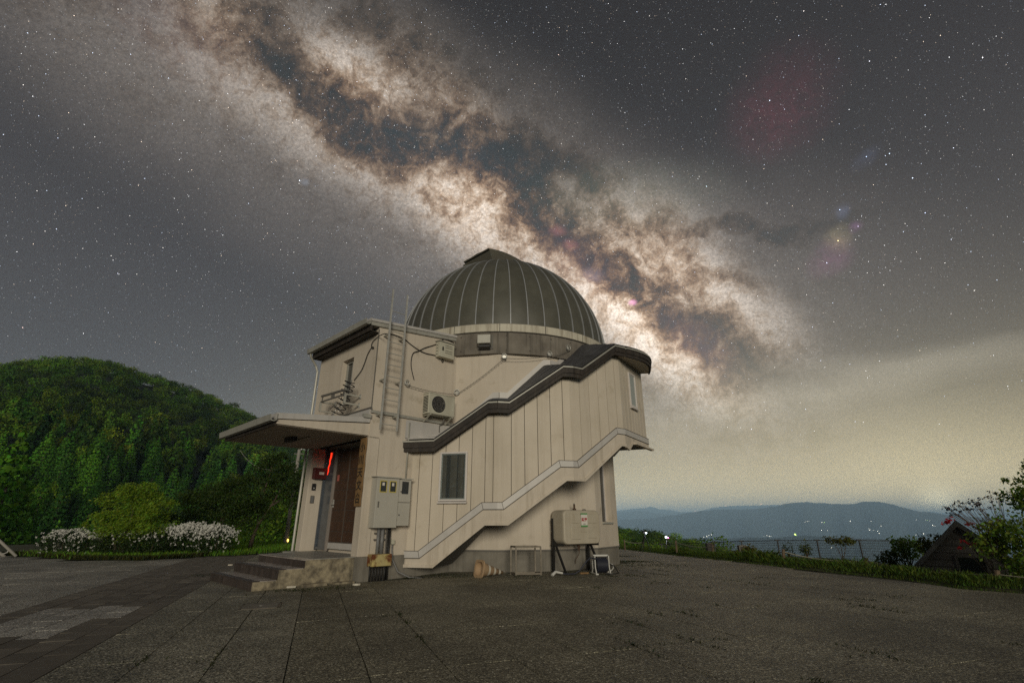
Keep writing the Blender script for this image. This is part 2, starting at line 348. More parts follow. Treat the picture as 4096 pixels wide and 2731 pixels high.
M['tile'] = mat('brown_tile', (.080, .062, .054), (.058, .046, .041), .45, nscale=9, objrand=.22, bump=.1, bscale=80)
M['mortar'] = mat('mortar', (.05, .045, .04), rough=.95)
M['landing'] = mat('landing_concrete', (.38, .37, .33), (.30, .29, .26), .5, nscale=3, bump=.2, bscale=90)
M['cheek'] = mat('mottled_render', (.40, .34, .23), (.13, .11, .08), .9, nscale=6.5, streak=(.07, .065, .05), streak_k=.6, bump=.6, bscale=35)
M['mailbox'] = mat('mailbox_red', (.10, .018, .016), rough=.5)
M['paper'] = mat('paper', (.72, .68, .62), rough=.8)
M['redsticker'] = mat('sticker', (.45, .13, .10), rough=.6)
M['redreflection'] = mat('red_reflection', (.5, .02, .01), emit=(1, .035, .01), emit_k=1.5)  # glow that imitates a red reflection in the sidelight glass
M['tank'] = mat('tank_paint', (.50, .45, .36), (.45, .40, .31), .5, nscale=3, streak=(.30, .22, .13), streak_k=.45)
M['steelblk'] = mat('stand_black', (.014, .013, .012), rough=.5)
M['rust'] = mat('rust', (.12, .065, .035), (.07, .045, .03), .85, nscale=9)
M['green'] = mat('green_print', (.10, .30, .10), rough=.6)
M['redink'] = mat('red_print', (.40, .03, .04), rough=.6)
M['cone'] = mat('faded_cone', (.46, .31, .18), (.40, .28, .17), .6, nscale=6, spots=(.30, .2, .12), spot_t=.62, spot_s=10)
M['conewhite'] = mat('cone_band', (.66, .62, .52), (.55, .5, .42), .5, nscale=8)
M['rack'] = mat('rack_steel', (.21, .18, .14), (.14, .12, .09), .6, .3, nscale=10)
M['hose'] = mat('hose_blue', (.028, .03, .045), rough=.5)
M['white'] = mat('white_plastic', (.62, .61, .57), rough=.5)
M['wood'] = mat('weathered_wood', (.17, .12, .075), (.10, .07, .045), .9, nscale=12, bump=.4, bscale=40)
M['rope'] = mat('rope', (.42, .39, .30), rough=.9)
M['hutwood'] = mat('hut_siding', (.15, .14, .125), (.115, .108, .097), .85, nscale=6, bump=.2, bscale=50, objrand=.08)
M['hutroof'] = mat('hut_roof', (.13, .13, .12), (.09, .09, .088), .7, nscale=4)
M['bark'] = mat('bark', (.11, .08, .055), (.065, .05, .035), .95, nscale=9, bump=.6, bscale=30)
M['larchbark'] = mat('larch_bark', (.16, .14, .11), (.10, .085, .065), .95, nscale=3)
M['pole'] = mat('pole_concrete', (.36, .34, .30), (.30, .28, .25), .8, nscale=2)
M['leaf'] = mat('leaf', (1, 1, 1), rough=.6, spec=.25, tintattr=True, trans=.4)
M['needle'] = mat('forest_leaf', (1, 1, 1), rough=.75, spec=.15, tintattr=True, trans=.15)
M['petal'] = mat('petal', (.78, .77, .72), rough=.7, trans=.3)
M['redpetal'] = mat('red_petal', (.45, .012, .02), rough=.6, trans=.3)
M['grass'] = mat('grass_blade', (1, 1, 1), rough=.6, spec=.2, tintattr=True, trans=.3)
M['earth'] = mat('grassy_soil', (.035, .045, .016), (.05, .05, .022), .95, nscale=1.2, bump=.5, bscale=12)
M['forestfloor'] = mat('forest_floor', (.016, .03, .008), (.012, .022, .007), .95, nscale=.08)
M['valley'] = mat('valley_ground', (.20, .21, .18), (.11, .14, .11), .95, nscale=.0012)
M['mountain'] = mat('mountain_woods', (.028, .04, .03), (.016, .026, .02), .95, nscale=.0011)
M['ledw'] = mat('led_white', (.9, .95, 1), emit=(.78, .90, 1), emit_k=14)
M['ledr'] = mat('led_red', (.9, .1, .2), emit=(1, .10, .25), emit_k=14)
M['village'] = mat('village_lamp', (1, 1, .9), emit=(1, .95, .78), emit_k=6)
M['villageg'] = mat('village_lamp_green', (.6, 1, .2), emit=(.62, 1, .18), emit_k=6)
M['villageo'] = mat('village_lamp_orange', (1, .6, .4), emit=(1, .55, .35), emit_k=4)
for k in ('village', 'villageg', 'villageo'): M[k].cycles.emission_sampling = 'NONE'
# exposed-aggregate paving
def aggregate(name, dark, mid, light, patch=.5):
    m = bpy.data.materials.new(name); m.use_nodes = True; nt = m.node_tree; b = nt.nodes['Principled BSDF']; N = nt.nodes.new; L = nt.links.new
    geo = N('ShaderNodeNewGeometry'); P = geo.outputs['Position']
    def vor(s):
        v = N('ShaderNodeTexVoronoi'); v.inputs['Scale'].default_value = s; L(P, v.inputs['Vector']); return v
    v1, v2 = vor(62), vor(24)
    rp = N('ShaderNodeValToRGB'); sp = N('ShaderNodeSeparateColor'); L(v1.outputs['Color'], sp.inputs[0]); L(sp.outputs[0], rp.inputs[0])
    e = rp.color_ramp.elements; e[0].position = .0; e[0].color = (*dark, 1); e[1].position = 1; e[1].color = (*light, 1)
    q = e.new(.45); q.color = (*mid, 1); q = e.new(.86); q.color = (*[c * 1.35 for c in mid], 1)
    ns = N('ShaderNodeTexNoise'); ns.inputs['Scale'].default_value = .55; ns.inputs['Detail'].default_value = 6; ns.inputs['Roughness'].default_value = .65; L(P, ns.inputs['Vector'])
    mr = N('ShaderNodeMapRange'); L(ns.outputs['Fac'], mr.inputs[0]); mr.inputs[1].default_value = .3; mr.inputs[2].default_value = .7; mr.inputs[3].default_value = 1 - patch; mr.inputs[4].default_value = 1 + patch
    ed = N('ShaderNodeMapRange'); L(v1.outputs['Distance'], ed.inputs[0]); ed.inputs[1].default_value = .25; ed.inputs[2].default_value = .75; ed.inputs[3].default_value = 1.2; ed.inputs[4].default_value = .35
    mu = N('ShaderNodeMath'); mu.operation = 'MULTIPLY'; L(mr.outputs[0], mu.inputs[0]); L(ed.outputs[0], mu.inputs[1])
    oi = N('ShaderNodeObjectInfo'); om = N('ShaderNodeMapRange'); L(oi.outputs['Random'], om.inputs[0]); om.inputs[3].default_value = .9; om.inputs[4].default_value = 1.1
    m2 = N('ShaderNodeMath'); m2.operation = 'MULTIPLY'; L(mu.outputs[0], m2.inputs[0]); L(om.outputs[0], m2.inputs[1])
    hs = N('ShaderNodeHueSaturation'); L(rp.outputs[0], hs.inputs['Color']); L(m2.outputs[0], hs.inputs['Value'])
    sp2 = N('ShaderNodeSeparateColor'); L(v2.outputs['Color'], sp2.inputs[0])
    gt = N('ShaderNodeMath'); gt.operation = 'GREATER_THAN'; L(sp2.outputs[1], gt.inputs[0]); gt.inputs[1].default_value = .965
    lt = N('ShaderNodeMath'); lt.operation = 'LESS_THAN'; L(v2.outputs['Distance'], lt.inputs[0]); lt.inputs[1].default_value = .3
    mm = N('ShaderNodeMath'); mm.operation = 'MULTIPLY'; L(gt.outputs[0], mm.inputs[0]); L(lt.outputs[0], mm.inputs[1])
    mx = N('ShaderNodeMix'); mx.data_type = 'RGBA'; L(mm.outputs[0], mx.inputs[0]); L(hs.outputs[0], mx.inputs[6]); mx.inputs[7].default_value = (.5, .47, .4, 1)
    L(mx.outputs[2], b.inputs['Base Color']); b.inputs['Roughness'].default_value = .62; b.inputs['Specular IOR Level'].default_value = .5
    bp = N('ShaderNodeBump'); bp.inputs['Strength'].default_value = .6; bp.inputs['Distance'].default_value = .006; bp.invert = True
    L(v1.outputs['Distance'], bp.inputs['Height']); L(bp.outputs[0], b.inputs['Normal'])
    return m
M['agg'] = aggregate('aggregate_slab', (.055, .051, .034), (.225, .207, .145), (.66, .62, .48))
M['agglighter'] = aggregate('lighter_slab', (.085, .08, .06), (.30, .28, .21), (.70, .66, .54))  # a step lighter than the slabs further right
M['agggrey'] = aggregate('lit_grey_slab', (.13, .125, .105), (.40, .38, .33), (.75, .72, .64))  # grey left paving, with the stronger light there put into its colour
M['aggpale'] = aggregate('pale_slab', (.30, .285, .25), (.50, .475, .43), (.72, .69, .63), .3)
M['brick'] = mat('brown_paver', (.17, .15, .122), (.12, .105, .086), .85, nscale=3, bump=.3, bscale=80, objrand=.18)
M['joint'] = mat('mossy_joint', (.045, .047, .026), (.065, .06, .038), .95, nscale=2.5)

# ------------------------------------------------------------------ places: ground, building axes, photograph crops
def sstep(a, b, x): t = max(0.0, min(1.0, (x - a) / (b - a))); return t * t * (3 - 2 * t)
def gz(x, y): return -.065 * sstep(-.5, -3.5, x) - .035 * max(0.0, y - 16.5) * sstep(-1, 4, x)
def gpix(px, py, dz=0.0):            # the point of the ground seen at a pixel
    r = ray(px, py); z = 0.0
    for _ in range(30):
        t = (z + dz - HCAM) / r.z; z = gz(r.x * t, r.y * t)
    return Vector((r.x * t, r.y * t, z + dz))
def crop(ox, oy, s): return lambda x, y: (ox + x * s, oy + y * s)
Z1, Z2, Z3, Z4 = crop(1200, 1000, .44643), crop(800, 1550, .57398), crop(1600, 1000, .46769), crop(1600, 1600, .47826)
Z6, Z9, Z10, Z11 = crop(2400, 1850, .72109), crop(1150, 1720, .40175), crop(2200, 1980, .2168), crop(2440, 2050, .21259)
Z5, Z8, Z12, Z13 = crop(0, 1350, .6058), crop(3450, 1750, .41463), crop(2850, 2080, .29762), crop(0, 1900, .29762)
SQ = math.sqrt(.5)
CX, CY = -.36, 17.4                  # axis of the round tower
PC0 = Vector((-3.47, 11.95, 0))      # near corner of the entrance block
RV, LV = Vector((SQ, SQ, 0)), Vector((-SQ, SQ, 0))
def W(r, l, z): return PC0 + RV * r + LV * l + Vector((0, 0, z))
def hitplane(px, py, p0, n):
    r = ray(px, py); t = (p0 - Vector((0, 0, HCAM))).dot(n) / r.dot(n); return Vector((0, 0, HCAM)) + r * t
def onE(px, py, off=0.0): return hitplane(px, py, PC0 - RV * off, RV)          # entrance front
def onS(px, py, off=0.0): return hitplane(px, py, PC0 - LV * off, LV)          # block's side
RC, RS = 3.87, 4.97
CA = math.cos(R_(11.25))
def fax(k): t = R_((k + .5) * 22.5); return Vector((math.sin(t), -math.cos(t), 0)), Vector((math.cos(t), math.sin(t), 0))
def Fp(k, s, off, z, rad=RS): n, t = fax(k); return Vector((CX, CY, 0)) + n * (rad * CA + off) + t * s + Vector((0, 0, z))
def onF(k, px, py, off=0.0, rad=RS): n, t = fax(k); return hitplane(px, py, Fp(k, 0, off, 0, rad), n)
def pol(ang, r, z): a = R_(ang); return Vector((CX + r * math.sin(a), CY - r * math.cos(a), z))

# ------------------------------------------------------------------ the plaza: bed, slabs, brown band
AX, BX = Vector((-.35, .937, 0)).normalized(), Vector((.937, .35, 0)).normalized()
redge = [gpix(*Z6(*p)) for p in [(60, 470), (100, 475), (260, 495), (480, 520), (850, 560), (1200, 600), (1700, 650), (2000, 700), (2350, 725)]]
redge += [Vector((9.6, 7.5, 0)), Vector((10.5, 4, 0)), Vector((11, -3, 0))]
ledge = [gpix(0, 2222), gpix(130, 2226), gpix(300, 2240), gpix(560, 2242), gpix(800, 2226), gpix(950, 2222), gpix(1080, 2212)]
bed_poly = [Vector((11, -3, 0)), Vector((-14, -3, 0)), Vector((-26, 10, 0)), Vector((-30, 22, 0))] + ledge + [Vector((-9, 27, 0)), Vector((-3, 33, 0)), Vector((4.2, 33, 0))] + redge[:-1]
def inside(x, y, poly):
    c = False; n = len(poly)
    for i in range(n):
        a, b = poly[i], poly[i - 1]
        if (a.y > y) != (b.y > y) and x < (b.x - a.x) * (y - a.y) / (b.y - a.y) + a.x: c = not c
    return c
def drape(poly, step=1.0, dz=0.0):   # a ground polygon cut into cells that follow the ground
    bm = bmesh.new(); f = bm.faces.new([bm.verts.new((p.x, p.y, 0)) for p in poly])
    xs = [p.x for p in poly]; ys = [p.y for p in poly]
    for ax, lo, hi in ((0, min(xs), max(xs)), (1, min(ys), max(ys))):
        v = lo + step
        while v < hi:
            n = Vector((1, 0, 0)) if ax == 0 else Vector((0, 1, 0))
            bmesh.ops.bisect_plane(bm, geom=bm.verts[:] + bm.edges[:] + bm.faces[:], plane_co=n * v, plane_no=n); v += step
    for v in bm.verts: v.co.z = gz(v.co.x, v.co.y) + dz
    mb = MB(); bm.verts.index_update(); mb.v = [v.co.copy() for v in bm.verts]; mb.f = [tuple(q.index for q in f.verts) for f in bm.faces]; bm.free(); return mb
plaza = tag(part('plaza', drape(bed_poly, 1.5, -.014), M['joint']), kind='structure')
def inb(p): return inside(p.x, p.y, bed_poly)
def in_building(p):
    if math.hypot(p.x - CX, p.y - CY) < RC - .3: return True
    d = p - PC0; return -.02 < d.dot(RV) < 4 and .05 < d.dot(LV) < 3.3
cells = []
NB0 = -.10
for j in range(-40, 34):
    b0 = NB0 + j * .66
    band = -4.2 < b0 < -2.3
    if band: continue
    off = rnd.uniform(-.04, .04)
    for i in range(-2, 24):
        a0 = i * 1.5 + .4 + off
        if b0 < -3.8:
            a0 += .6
        cells.append((a0, b0, 1.5, .66, 'agg' if b0 > -.3 else 'agglighter' if b0 > -3.8 else 'agggrey'))
for jb in range(6):
    for i in range(0, 58):
        a0 = .2 + i * .5 + (.25 if jb % 2 else 0); bb = -4.06 + jb * .33
        pale = (8.0 + .3 * math.sin(i * 2.0) < a0 < 10.0) and jb in (1, 2, 3, 4) and not (jb == 4 and a0 < 9.2)
        cells.append((a0, bb, .5, .33, 'aggpale' if pale else 'brick'))
clist = []
for a0, b0, la, lb, mt in cells:
    c = AX * (a0 + la / 2) + BX * (b0 + lb / 2)
    if not inb(c) or in_building(c): continue
    ok = all(inb(AX * (a0 + u * la) + BX * (b0 + v * lb)) for u in (0, 1) for v in (0, 1))
    clist.append((c.length if c.y > 0 else 99, a0, b0, la, lb, mt, ok))
clist.sort(key=lambda q: q[0])
def slab_mb(mb, a0, b0, la, lb, gap=.007):
    gap *= .75 if b0 < .9 else .45
    tl = [rnd.uniform(-.003, .003) for _ in range(4)]; g = [gap * rnd.uniform(.6, 1.5) for _ in range(4)]
    pts = [(a0 + g[0], b0 + g[1]), (a0 + g[0], b0 + lb - g[2]), (a0 + la - g[3], b0 + lb - g[2]), (a0 + la - g[3], b0 + g[1])]
    top = []; low = []; ch = .002
    for q, (a, b) in enumerate(pts):
        p = AX * a + BX * b; z = gz(p.x, p.y); low.append(Vector((p.x, p.y, z - .03)))
        ca, cb_ = a0 + la / 2, b0 + lb / 2
        p2 = AX * (a + ch * (1 if a < ca else -1)) + BX * (b + ch * (1 if b < cb_ else -1)); top.append((Vector((p.x, p.y, z - .0015 + tl[q])), Vector((p2.x, p2.y, z + tl[q]))))
    v = low + [t[0] for t in top] + [t[1] for t in top]
    f = [(8, 9, 10, 11)] + [(i, (i + 1) % 4, 4 + (i + 1) % 4, 4 + i) for i in range(4)] + [(4 + i, 4 + (i + 1) % 4, 8 + (i + 1) % 4, 8 + i) for i in range(4)]
    mb.add(v, f)
cnt = {k: 0 for k in ('agg', 'brick', 'aggpale', 'agggrey', 'agglighter')}; rest = {k: MB() for k in cnt}
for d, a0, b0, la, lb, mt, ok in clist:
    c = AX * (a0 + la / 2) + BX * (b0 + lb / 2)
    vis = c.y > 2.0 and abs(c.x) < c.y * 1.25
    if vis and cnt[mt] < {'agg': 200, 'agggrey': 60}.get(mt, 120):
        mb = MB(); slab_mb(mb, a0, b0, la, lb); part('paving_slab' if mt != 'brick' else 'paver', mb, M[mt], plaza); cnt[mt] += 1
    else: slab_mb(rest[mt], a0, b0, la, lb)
for k, mb in rest.items():
    if mb.f: tag(part('paving_beyond', mb, M[k], plaza), kind='stuff')

# ------------------------------------------------------------------ terrain: verge, wooded hill, valley, mountains
def interp(tab, x):
    if x <= tab[0][0]: return tab[0][1]
    for (a, b), (c, d) in zip(tab, tab[1:]):
        if x <= c: t = (x - a) / (c - a); return b + (d - b) * t
    return tab[-1][1]
ridge = []
for px, py in [(0, 1402), (60, 1392), (150, 1387), (250, 1380), (350, 1386), (450, 1402), (520, 1428), (620, 1472), (700, 1490), (790, 1520), (860, 1558), (950, 1592), (1050, 1645), (1180, 1745)]:
    r = ray(px, py); ridge.append((math.degrees(math.atan2(r.x, r.y)), math.degrees(math.atan2(r.z, math.hypot(r.x, r.y)))))
ridge = [(-180, 3), (-110, 6), (-70, 10.5), (-55, 12.2)] + ridge + [(-12, 4.2), (0, 2.2), (8, .3), (11.2, -.35), (13, -.85), (14.5, -.85), (16.5, -1.25), (18, -1.7), (20, -2.3), (22, -2.9), (24, -5.5), (30, -9), (40, -11), (110, -11), (150, -3), (180, 3)]
def hrand(x, y, s): 
    return math.sin(x * s * 1.7 + 1.3 * math.sin(y * s * 1.1 + .7)) * math.cos(y * s * 1.3 + .9 * math.sin(x * s * .8))
def tz(x, y):                        # terrain outside the plaza
    r = math.hypot(x, y); az = math.degrees(math.atan2(x, y)); el = interp(ridge, az)
    near = gz(x, y) if r < 40 else gz(x * 40 / r, y * 40 / r)
    rr = 330 if az < 2 else 330 - 90 * sstep(2, 12, az)
    H = rr * math.tan(R_(el)) - (8.5 if az < 2 else 6.0) * (el > -3)
    r0 = 70 if az < 2 else 34
    if el > -3:
        lowz = -13 if az < 2 else -11 + 3.5 * sstep(2, 12, az)
        if r < r0:
            return near + (lowz - near) * sstep(27 if az < 5 else 31, r0 + 12, r)
        t = (r - r0) / (rr - r0)
        if t <= 1: z = lowz + (H - lowz) * (t ** 1.05 if az < 5 else t)
        else: z = H - (r - rr) * .35
        z0 = near + (lowz - near) * sstep(27 if az < 5 else 31, r0 + 12, r)
        z = max(z, z0) if t < .1 else z
        return z + hrand(x, y, .03) * 2.2 * min(1, max(0, t * 4))
    d0 = 13 + 15 * sstep(45, 26, az)
    drop = max(0, r - d0); return near - .45 * drop * min(1, drop / 14) - (.02 * sstep(0, 3, drop))
azs = [(-180 + 2.0 * i) for i in range(181)]
rs = [4, 8, 12, 15, 18, 20, 22, 24, 26, 28, 30, 33, 36, 40, 45, 52, 60, 72, 85, 100, 120, 145, 170, 200, 230, 260, 290, 320, 340, 370, 420, 500, 640, 850, 1100]
TV, TF = [], []
for a in azs:
    for r in rs:
        x, y = r * math.sin(R_(a)), r * math.cos(R_(a)); z = tz(x, y)
        P3 = Vector((x, y, 0))
        if r < 45 and (inb(P3) or math.hypot(x - CX, y - CY) < 6): z = gz(x, y) - .35
        elif r < 45:
            z -= .03
        TV.append((x, y, max(z, -442)))
nr = len(rs)
for i in range(len(azs) - 1):
    for j in range(nr - 1): TF.append((i * nr + j, i * nr + j + 1, (i + 1) * nr + j + 1, (i + 1) * nr + j))
hill = obj('hillside', npmesh('hillside', np.array(TV), np.array(TF), M['forestfloor'], smooth=True)); hill['kind'] = 'structure'
g_ = 79000
vf = MB()
for i in range(12):
    for j in range(12): 
        x0, x1 = -g_ / 2 + g_ * i / 12, -g_ / 2 + g_ * (i + 1) / 12; y0, y1 = -g_ / 2 + g_ * j / 12, -g_ / 2 + g_ * (j + 1) / 12
        vf.quad((x0, y0, -440), (x1, y0, -440), (x1, y1, -440), (x0, y1, -440))
tag(part('valley_floor', vf, M['valley']), kind='structure')
# verge of grassy soil beside the plaza, and the lawn behind the entrance
def strip(edge, w0, w1, drop):
    mb = MB(); rows = []
    for i, p in enumerate(edge):
        a = edge[max(i - 1, 0)]; b = edge[min(i + 1, len(edge) - 1)]; d = (b - a); d.z = 0; d.normalize(); n = Vector((-d.y, d.x, 0))
        row = []
        for q, t in enumerate((-.06, .35, 1.0, 1.8, 3.0)):
            x, y = p.x + n.x * t * w1, p.y + n.y * t * w1; row.append(Vector((x, y, gz(x, y) + (-.02, .07, .06, -.1, -.1 - drop)[q] + .03 * math.sin(i * 1.7 + q))))
        rows.append(row)
    for r0, r1 in zip(rows, rows[1:]):
        for q in range(4): mb.quad(r0[q], r0[q + 1], r1[q + 1], r1[q])
    return mb
def dens(poly, step):
    out = []
    for a, b in zip(poly, poly[1:]):
        n = max(1, int((b - a).length / step)); out += [a.lerp(b, i / n) for i in range(n)]
    return out + [poly[-1]]
RE = dens(redge[::-1], .6)           # from near to far: left-hand normal points... outward is +x side
verge_mb = strip([p for p in dens(redge, .6)], 0, 1.0, .9)
tag(part('verge', verge_mb, M['earth'], smooth=True), kind='structure')
lawn_poly = [ledge[3], ledge[4], ledge[5], ledge[6], Vector((-9, 27, 0)), Vector((-8, 31, 0)), Vector((-16, 33, 0)), Vector((-27, 31, 0)), Vector((-31, 24, 0)), ledge[0], ledge[1], ledge[2]]
tag(part('lawn', drape(lawn_poly, 1.5, .012), M['earth'], smooth=True), kind='structure')

# far mountains: ridges read off the skyline, each a body with its own slopes
def mountain(name, pts, dist, foot, label, zfoot=-438, rough=1.0, seed=0):
    prof = []
    for px, py in pts:
        r = ray(px, py); prof.append((math.degrees(math.atan2(r.x, r.y)), math.tan(math.atan2(r.z, math.hypot(r.x, r.y)))))
    a0, a1 = prof[0][0], prof[-1][0]; na = 220; nd_ = 16; V = []; Fc = []
    rg = np.random.default_rng(seed); ph = rg.uniform(0, 6.3, 12)
    for i in range(na + 1):
        az = a0 + (a1 - a0) * i / na; t = interp(prof, az)
        for j in range(nd_ + 1):
            u = j / nd_                      # 0 foot .. .62 ridge .. 1 back
            dd = foot + (dist - foot) * (u / .62) if u <= .62 else dist + (dist - foot) * .5 * (u - .62) / .38
            zr = HCAM + dist * t; k = (u / .62) ** 1.25 if u <= .62 else 1 - ((u - .62) / .38) ** 1.5
            sp = sum(math.sin(az * f * 1.0 + ph[q] + 2.5 * u * math.sin(ph[q] + q)) / (q + 1.5) for q, f in enumerate((1.3, 2.1, 3.7, 5.9, 9.1)))
            amp = (zr - zfoot) * .11 * rough * math.sin(math.pi * min(u / .62, 1)) if u < .62 else 0
            z = zfoot + (zr - zfoot) * k + amp * sp
            if abs(u - .625) < .01: z = zr
            V.append((dd * math.sin(R_(az)), dd * math.cos(R_(az)), z + (zr - zfoot) * .008 * rough * math.sin(az * 31 + ph[7]) * math.sin(az * 17 + ph[8]) * k))
    for i in range(na):
        for j in range(nd_): Fc.append((i * (nd_ + 1) + j, i * (nd_ + 1) + j + 1, (i + 1) * (nd_ + 1) + j + 1, (i + 1) * (nd_ + 1) + j))
    o = obj(name, npmesh(name, np.array(V), np.array(Fc), M['mountain'], smooth=True)); return tag(o, label, None, None, 'structure')
mountain('mountain_range', [(900, 2090), (1500, 2080), (2100, 2078), (2465, 2078), (2600, 2072), (2680, 2062), (2750, 2050), (2830, 2040), (2900, 2036), (3010, 2036), (3100, 2024), (3160, 2010), (3220, 2007), (3300, 2012), (3400, 2016), (3440, 2008), (3500, 2003), (3550, 2012), (3600, 2024), (3660, 2042), (3740, 2050), (3790, 2058), (3900, 2066), (4100, 2075), (4400, 2085)], 8000, 4700, 'long dark blue mountain range with village lights on its slope', seed=3)
mountain('mountain_beyond', [(2200, 2066), (2420, 2058), (2500, 2046), (2560, 2042), (2620, 2050), (2700, 2058), (2760, 2066), (2900, 2072)], 10800, 9600, 'pale humped mountain behind the long range', seed=5, zfoot=-200)
mountain('mountain_peaks', [(2000, 2060), (2300, 2050), (2470, 2042), (2530, 2034), (2590, 2030), (2602, 2024), (2620, 2030), (2640, 2036), (2680, 2038), (2720, 2047), (2790, 2046), (2860, 2028), (2930, 2022), (3050, 2020), (3110, 2018), (3200, 2024), (3400, 2040)], 14000, 12600, 'faint jagged peaks on the horizon', seed=8, zfoot=-200)
mountain('low_ridge', [(2500, 2160), (2800, 2150), (2870, 2151), (2930, 2152), (2990, 2147), (3050, 2149), (3110, 2151), (3170, 2144), (3230, 2142), (3300, 2147), (3400, 2152), (3500, 2152), (3560, 2156), (3700, 2160), (3900, 2170)], 3600, 2700, 'low wooded ridge in the valley beyond the mesh fence', seed=12)

# ------------------------------------------------------------------ the observatory
OB = thing('observatory', 'cream observatory with ribbed grey dome and an enclosed stair wrapped round its tower', 'observatory', (CX, CY, 0))
# foundation
mb = MB(); mb.prism([pol(k * 22.5, RC - .015, -.5) for k in range(16)], (0, 0, .97))
found = part('foundation', mb, M['concrete'], OB)
mb = MB(); mb.prism([pol(k * 22.5, RC + .02, .47) for k in range(16)], (0, 0, .035)); part('drip_strip', mb, M['soffit'], found)
# tower wall: sixteen flat sides, one with a deep narrow window
mb = MB()
for k in range(16):
    a0, a1 = pol(k * 22.5, RC, .505), pol((k + 1) * 22.5, RC, .505); h = Vector((0, 0, 5.3))
    if k == 2:
        n, t = fax(k); hs = RC * math.sin(R_(11.25)); s0, s1, z0, z1 = -.36, .34, 1.18, 2.95
        q = lambda s, z: Fp(2, s, 0, z, RC)
        for (u0, u1, w0, w1) in [(-hs, s0, .505, 5.805), (s1, hs, .505, 5.805), (s0, s1, .505, z0), (s0, s1, z1, 5.805)]: mb.quad(q(u0, w0), q(u1, w0), q(u1, w1), q(u0, w1))
        i = -n * .22
        for (u0, w0, u1, w1) in [(s0, z0, s0, z1), (s1, z0, s1, z1), (s0, z0, s1, z0), (s0, z1, s1, z1)]: mb.quad(q(u0, w0), q(u1, w1), q(u1, w1) + i, q(u0, w0) + i)
    else: mb.quad(a0, a1, a1 + h, a0 + h)
part('tower_wall', mb, M['stucco'], OB, recalc=False)
n2, t2 = fax(2)
tw = part('tower_window', MB().prism([Fp(2, s, -.20, z, RC) for s, z in [(-.355, 1.185), (.335, 1.185), (.335, 2.945), (-.355, 2.945)]], -n2 * .02), M['glassdark'], OB)
fr = MB()
for s in (-.34, 0, .32): fr.bar(Fp(2, s, -.18, 1.19, RC), Fp(2, s, -.18, 2.94, RC), .04, .03, n2)
part('window_frame', fr, M['alu'], tw)
part('window_sill', MB().prism([Fp(2, s, -.2, 1.14, RC) for s in (-.38, .36)] + [Fp(2, s, .05, 1.12, RC) for s in (.36, -.38)], (0, 0, .04)), M['trim'], tw)
# concrete band, painted ring
part('concrete_band', MB().lathe([(3.82, 5.76), (3.93, 5.76), (3.93, 6.42), (3.7, 6.42)], (CX, CY, 0), seg=72), M['band'], OB)
bnd = MB()
for a in range(-40, 41, 10):
    for z in (5.87, 6.31): bnd.lathe([(.022, 0), (.022, .012), (.0, .012)], pol(a + 3, 3.925, z), axis=pol(a + 3, 1, 0) - pol(0, 0, 0), seg=8)
tag(part('formwork_holes', bnd, M['backing'], OB), kind='stuff')
for a in range(0, 360, 20):
    mb = MB()
    for u in range(4):
        b0, b1 = a + u * 5 + (.12 if u == 0 else 0), a + u * 5 + 5 - (.12 if u == 3 else 0)
        mb.add([pol(b0, 3.99, 6.43), pol(b1, 3.99, 6.43), pol(b1, 3.99, 6.665), pol(b0, 3.99, 6.665), pol(b0, 3.9, 6.43), pol(b1, 3.9, 6.43), pol(b1, 3.86, 6.685), pol(b0, 3.86, 6.685)], [(0, 1, 2, 3), (0, 4, 5, 1), (3, 2, 6, 7)])
    part('ring_panel', mb, M['ring'], OB)
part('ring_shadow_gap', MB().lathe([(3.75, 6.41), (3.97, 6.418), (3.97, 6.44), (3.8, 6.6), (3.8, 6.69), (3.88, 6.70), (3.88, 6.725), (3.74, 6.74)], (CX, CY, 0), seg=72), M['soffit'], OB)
# dome: 45 gores with ribs between them
RD, ZD = 3.79, 6.70
dome = part('dome', MB().lathe([(RD * .97 * math.cos(R_(e)), ZD + RD * .97 * math.sin(R_(e))) for e in range(0, 91, 10)], (CX, CY, 0), seg=48), M['backing'], OB, smooth=True)
NG = 45; ga = 360 / NG
def sph(az, el, r): a, e = R_(az), R_(el); return Vector((r * math.cos(e) * math.sin(a), -r * math.cos(e) * math.cos(a), r * math.sin(e)))
EM = 83
gme, rme = [], None
for var in range(3):
    V, Fc = [], []; rg = random.Random(40 + var); ne, na = 30, 5
    for i in range(ne + 1):
        el = EM * i / ne
        for j in range(na + 1):
            u = j / na; bul = .010 * math.sin(math.pi * u) + .005 * math.sin(el * .35 + var * 2 + u * 3) * math.sin(math.pi * u) + (.006 * math.sin(el * 1.1 + 5 * u + var) * math.sin(math.pi * u) if el > 50 else 0)
            V.append(sph((u - .5) * ga, el, RD + bul))
    for i in range(ne):
        for j in range(na): Fc.append((i * (na + 1) + j, i * (na + 1) + j + 1, (i + 1) * (na + 1) + j + 1, (i + 1) * (na + 1) + j))
    gme.append(npmesh('gore', np.array([tuple(v) for v in V]), np.array(Fc), M['gore'], smooth=True))
rb = MB(); ww = .030
for i in range(30):
    e0, e1 = (EM - 6) * i / 30 + .6, (EM - 6) * (i + 1) / 30 + .6
    for lo, hi in (((-1, 1),)):
        a0, a1 = math.degrees(ww / 2 / (RD * math.cos(R_(e0)))), math.degrees(ww / 2 / (RD * math.cos(R_(e1))))
        A = [sph(-a0, e0, RD - .01), sph(-a0, e0, RD + .032), sph(a0, e0, RD + .032), sph(a0, e0, RD - .01)]; B = [sph(-a1, e1, RD - .01), sph(-a1, e1, RD + .032), sph(a1, e1, RD + .032), sph(a1, e1, RD - .01)]
        rb.add(A + B, [(0, 1, 5, 4), (1, 2, 6, 5), (2, 3, 7, 6)])
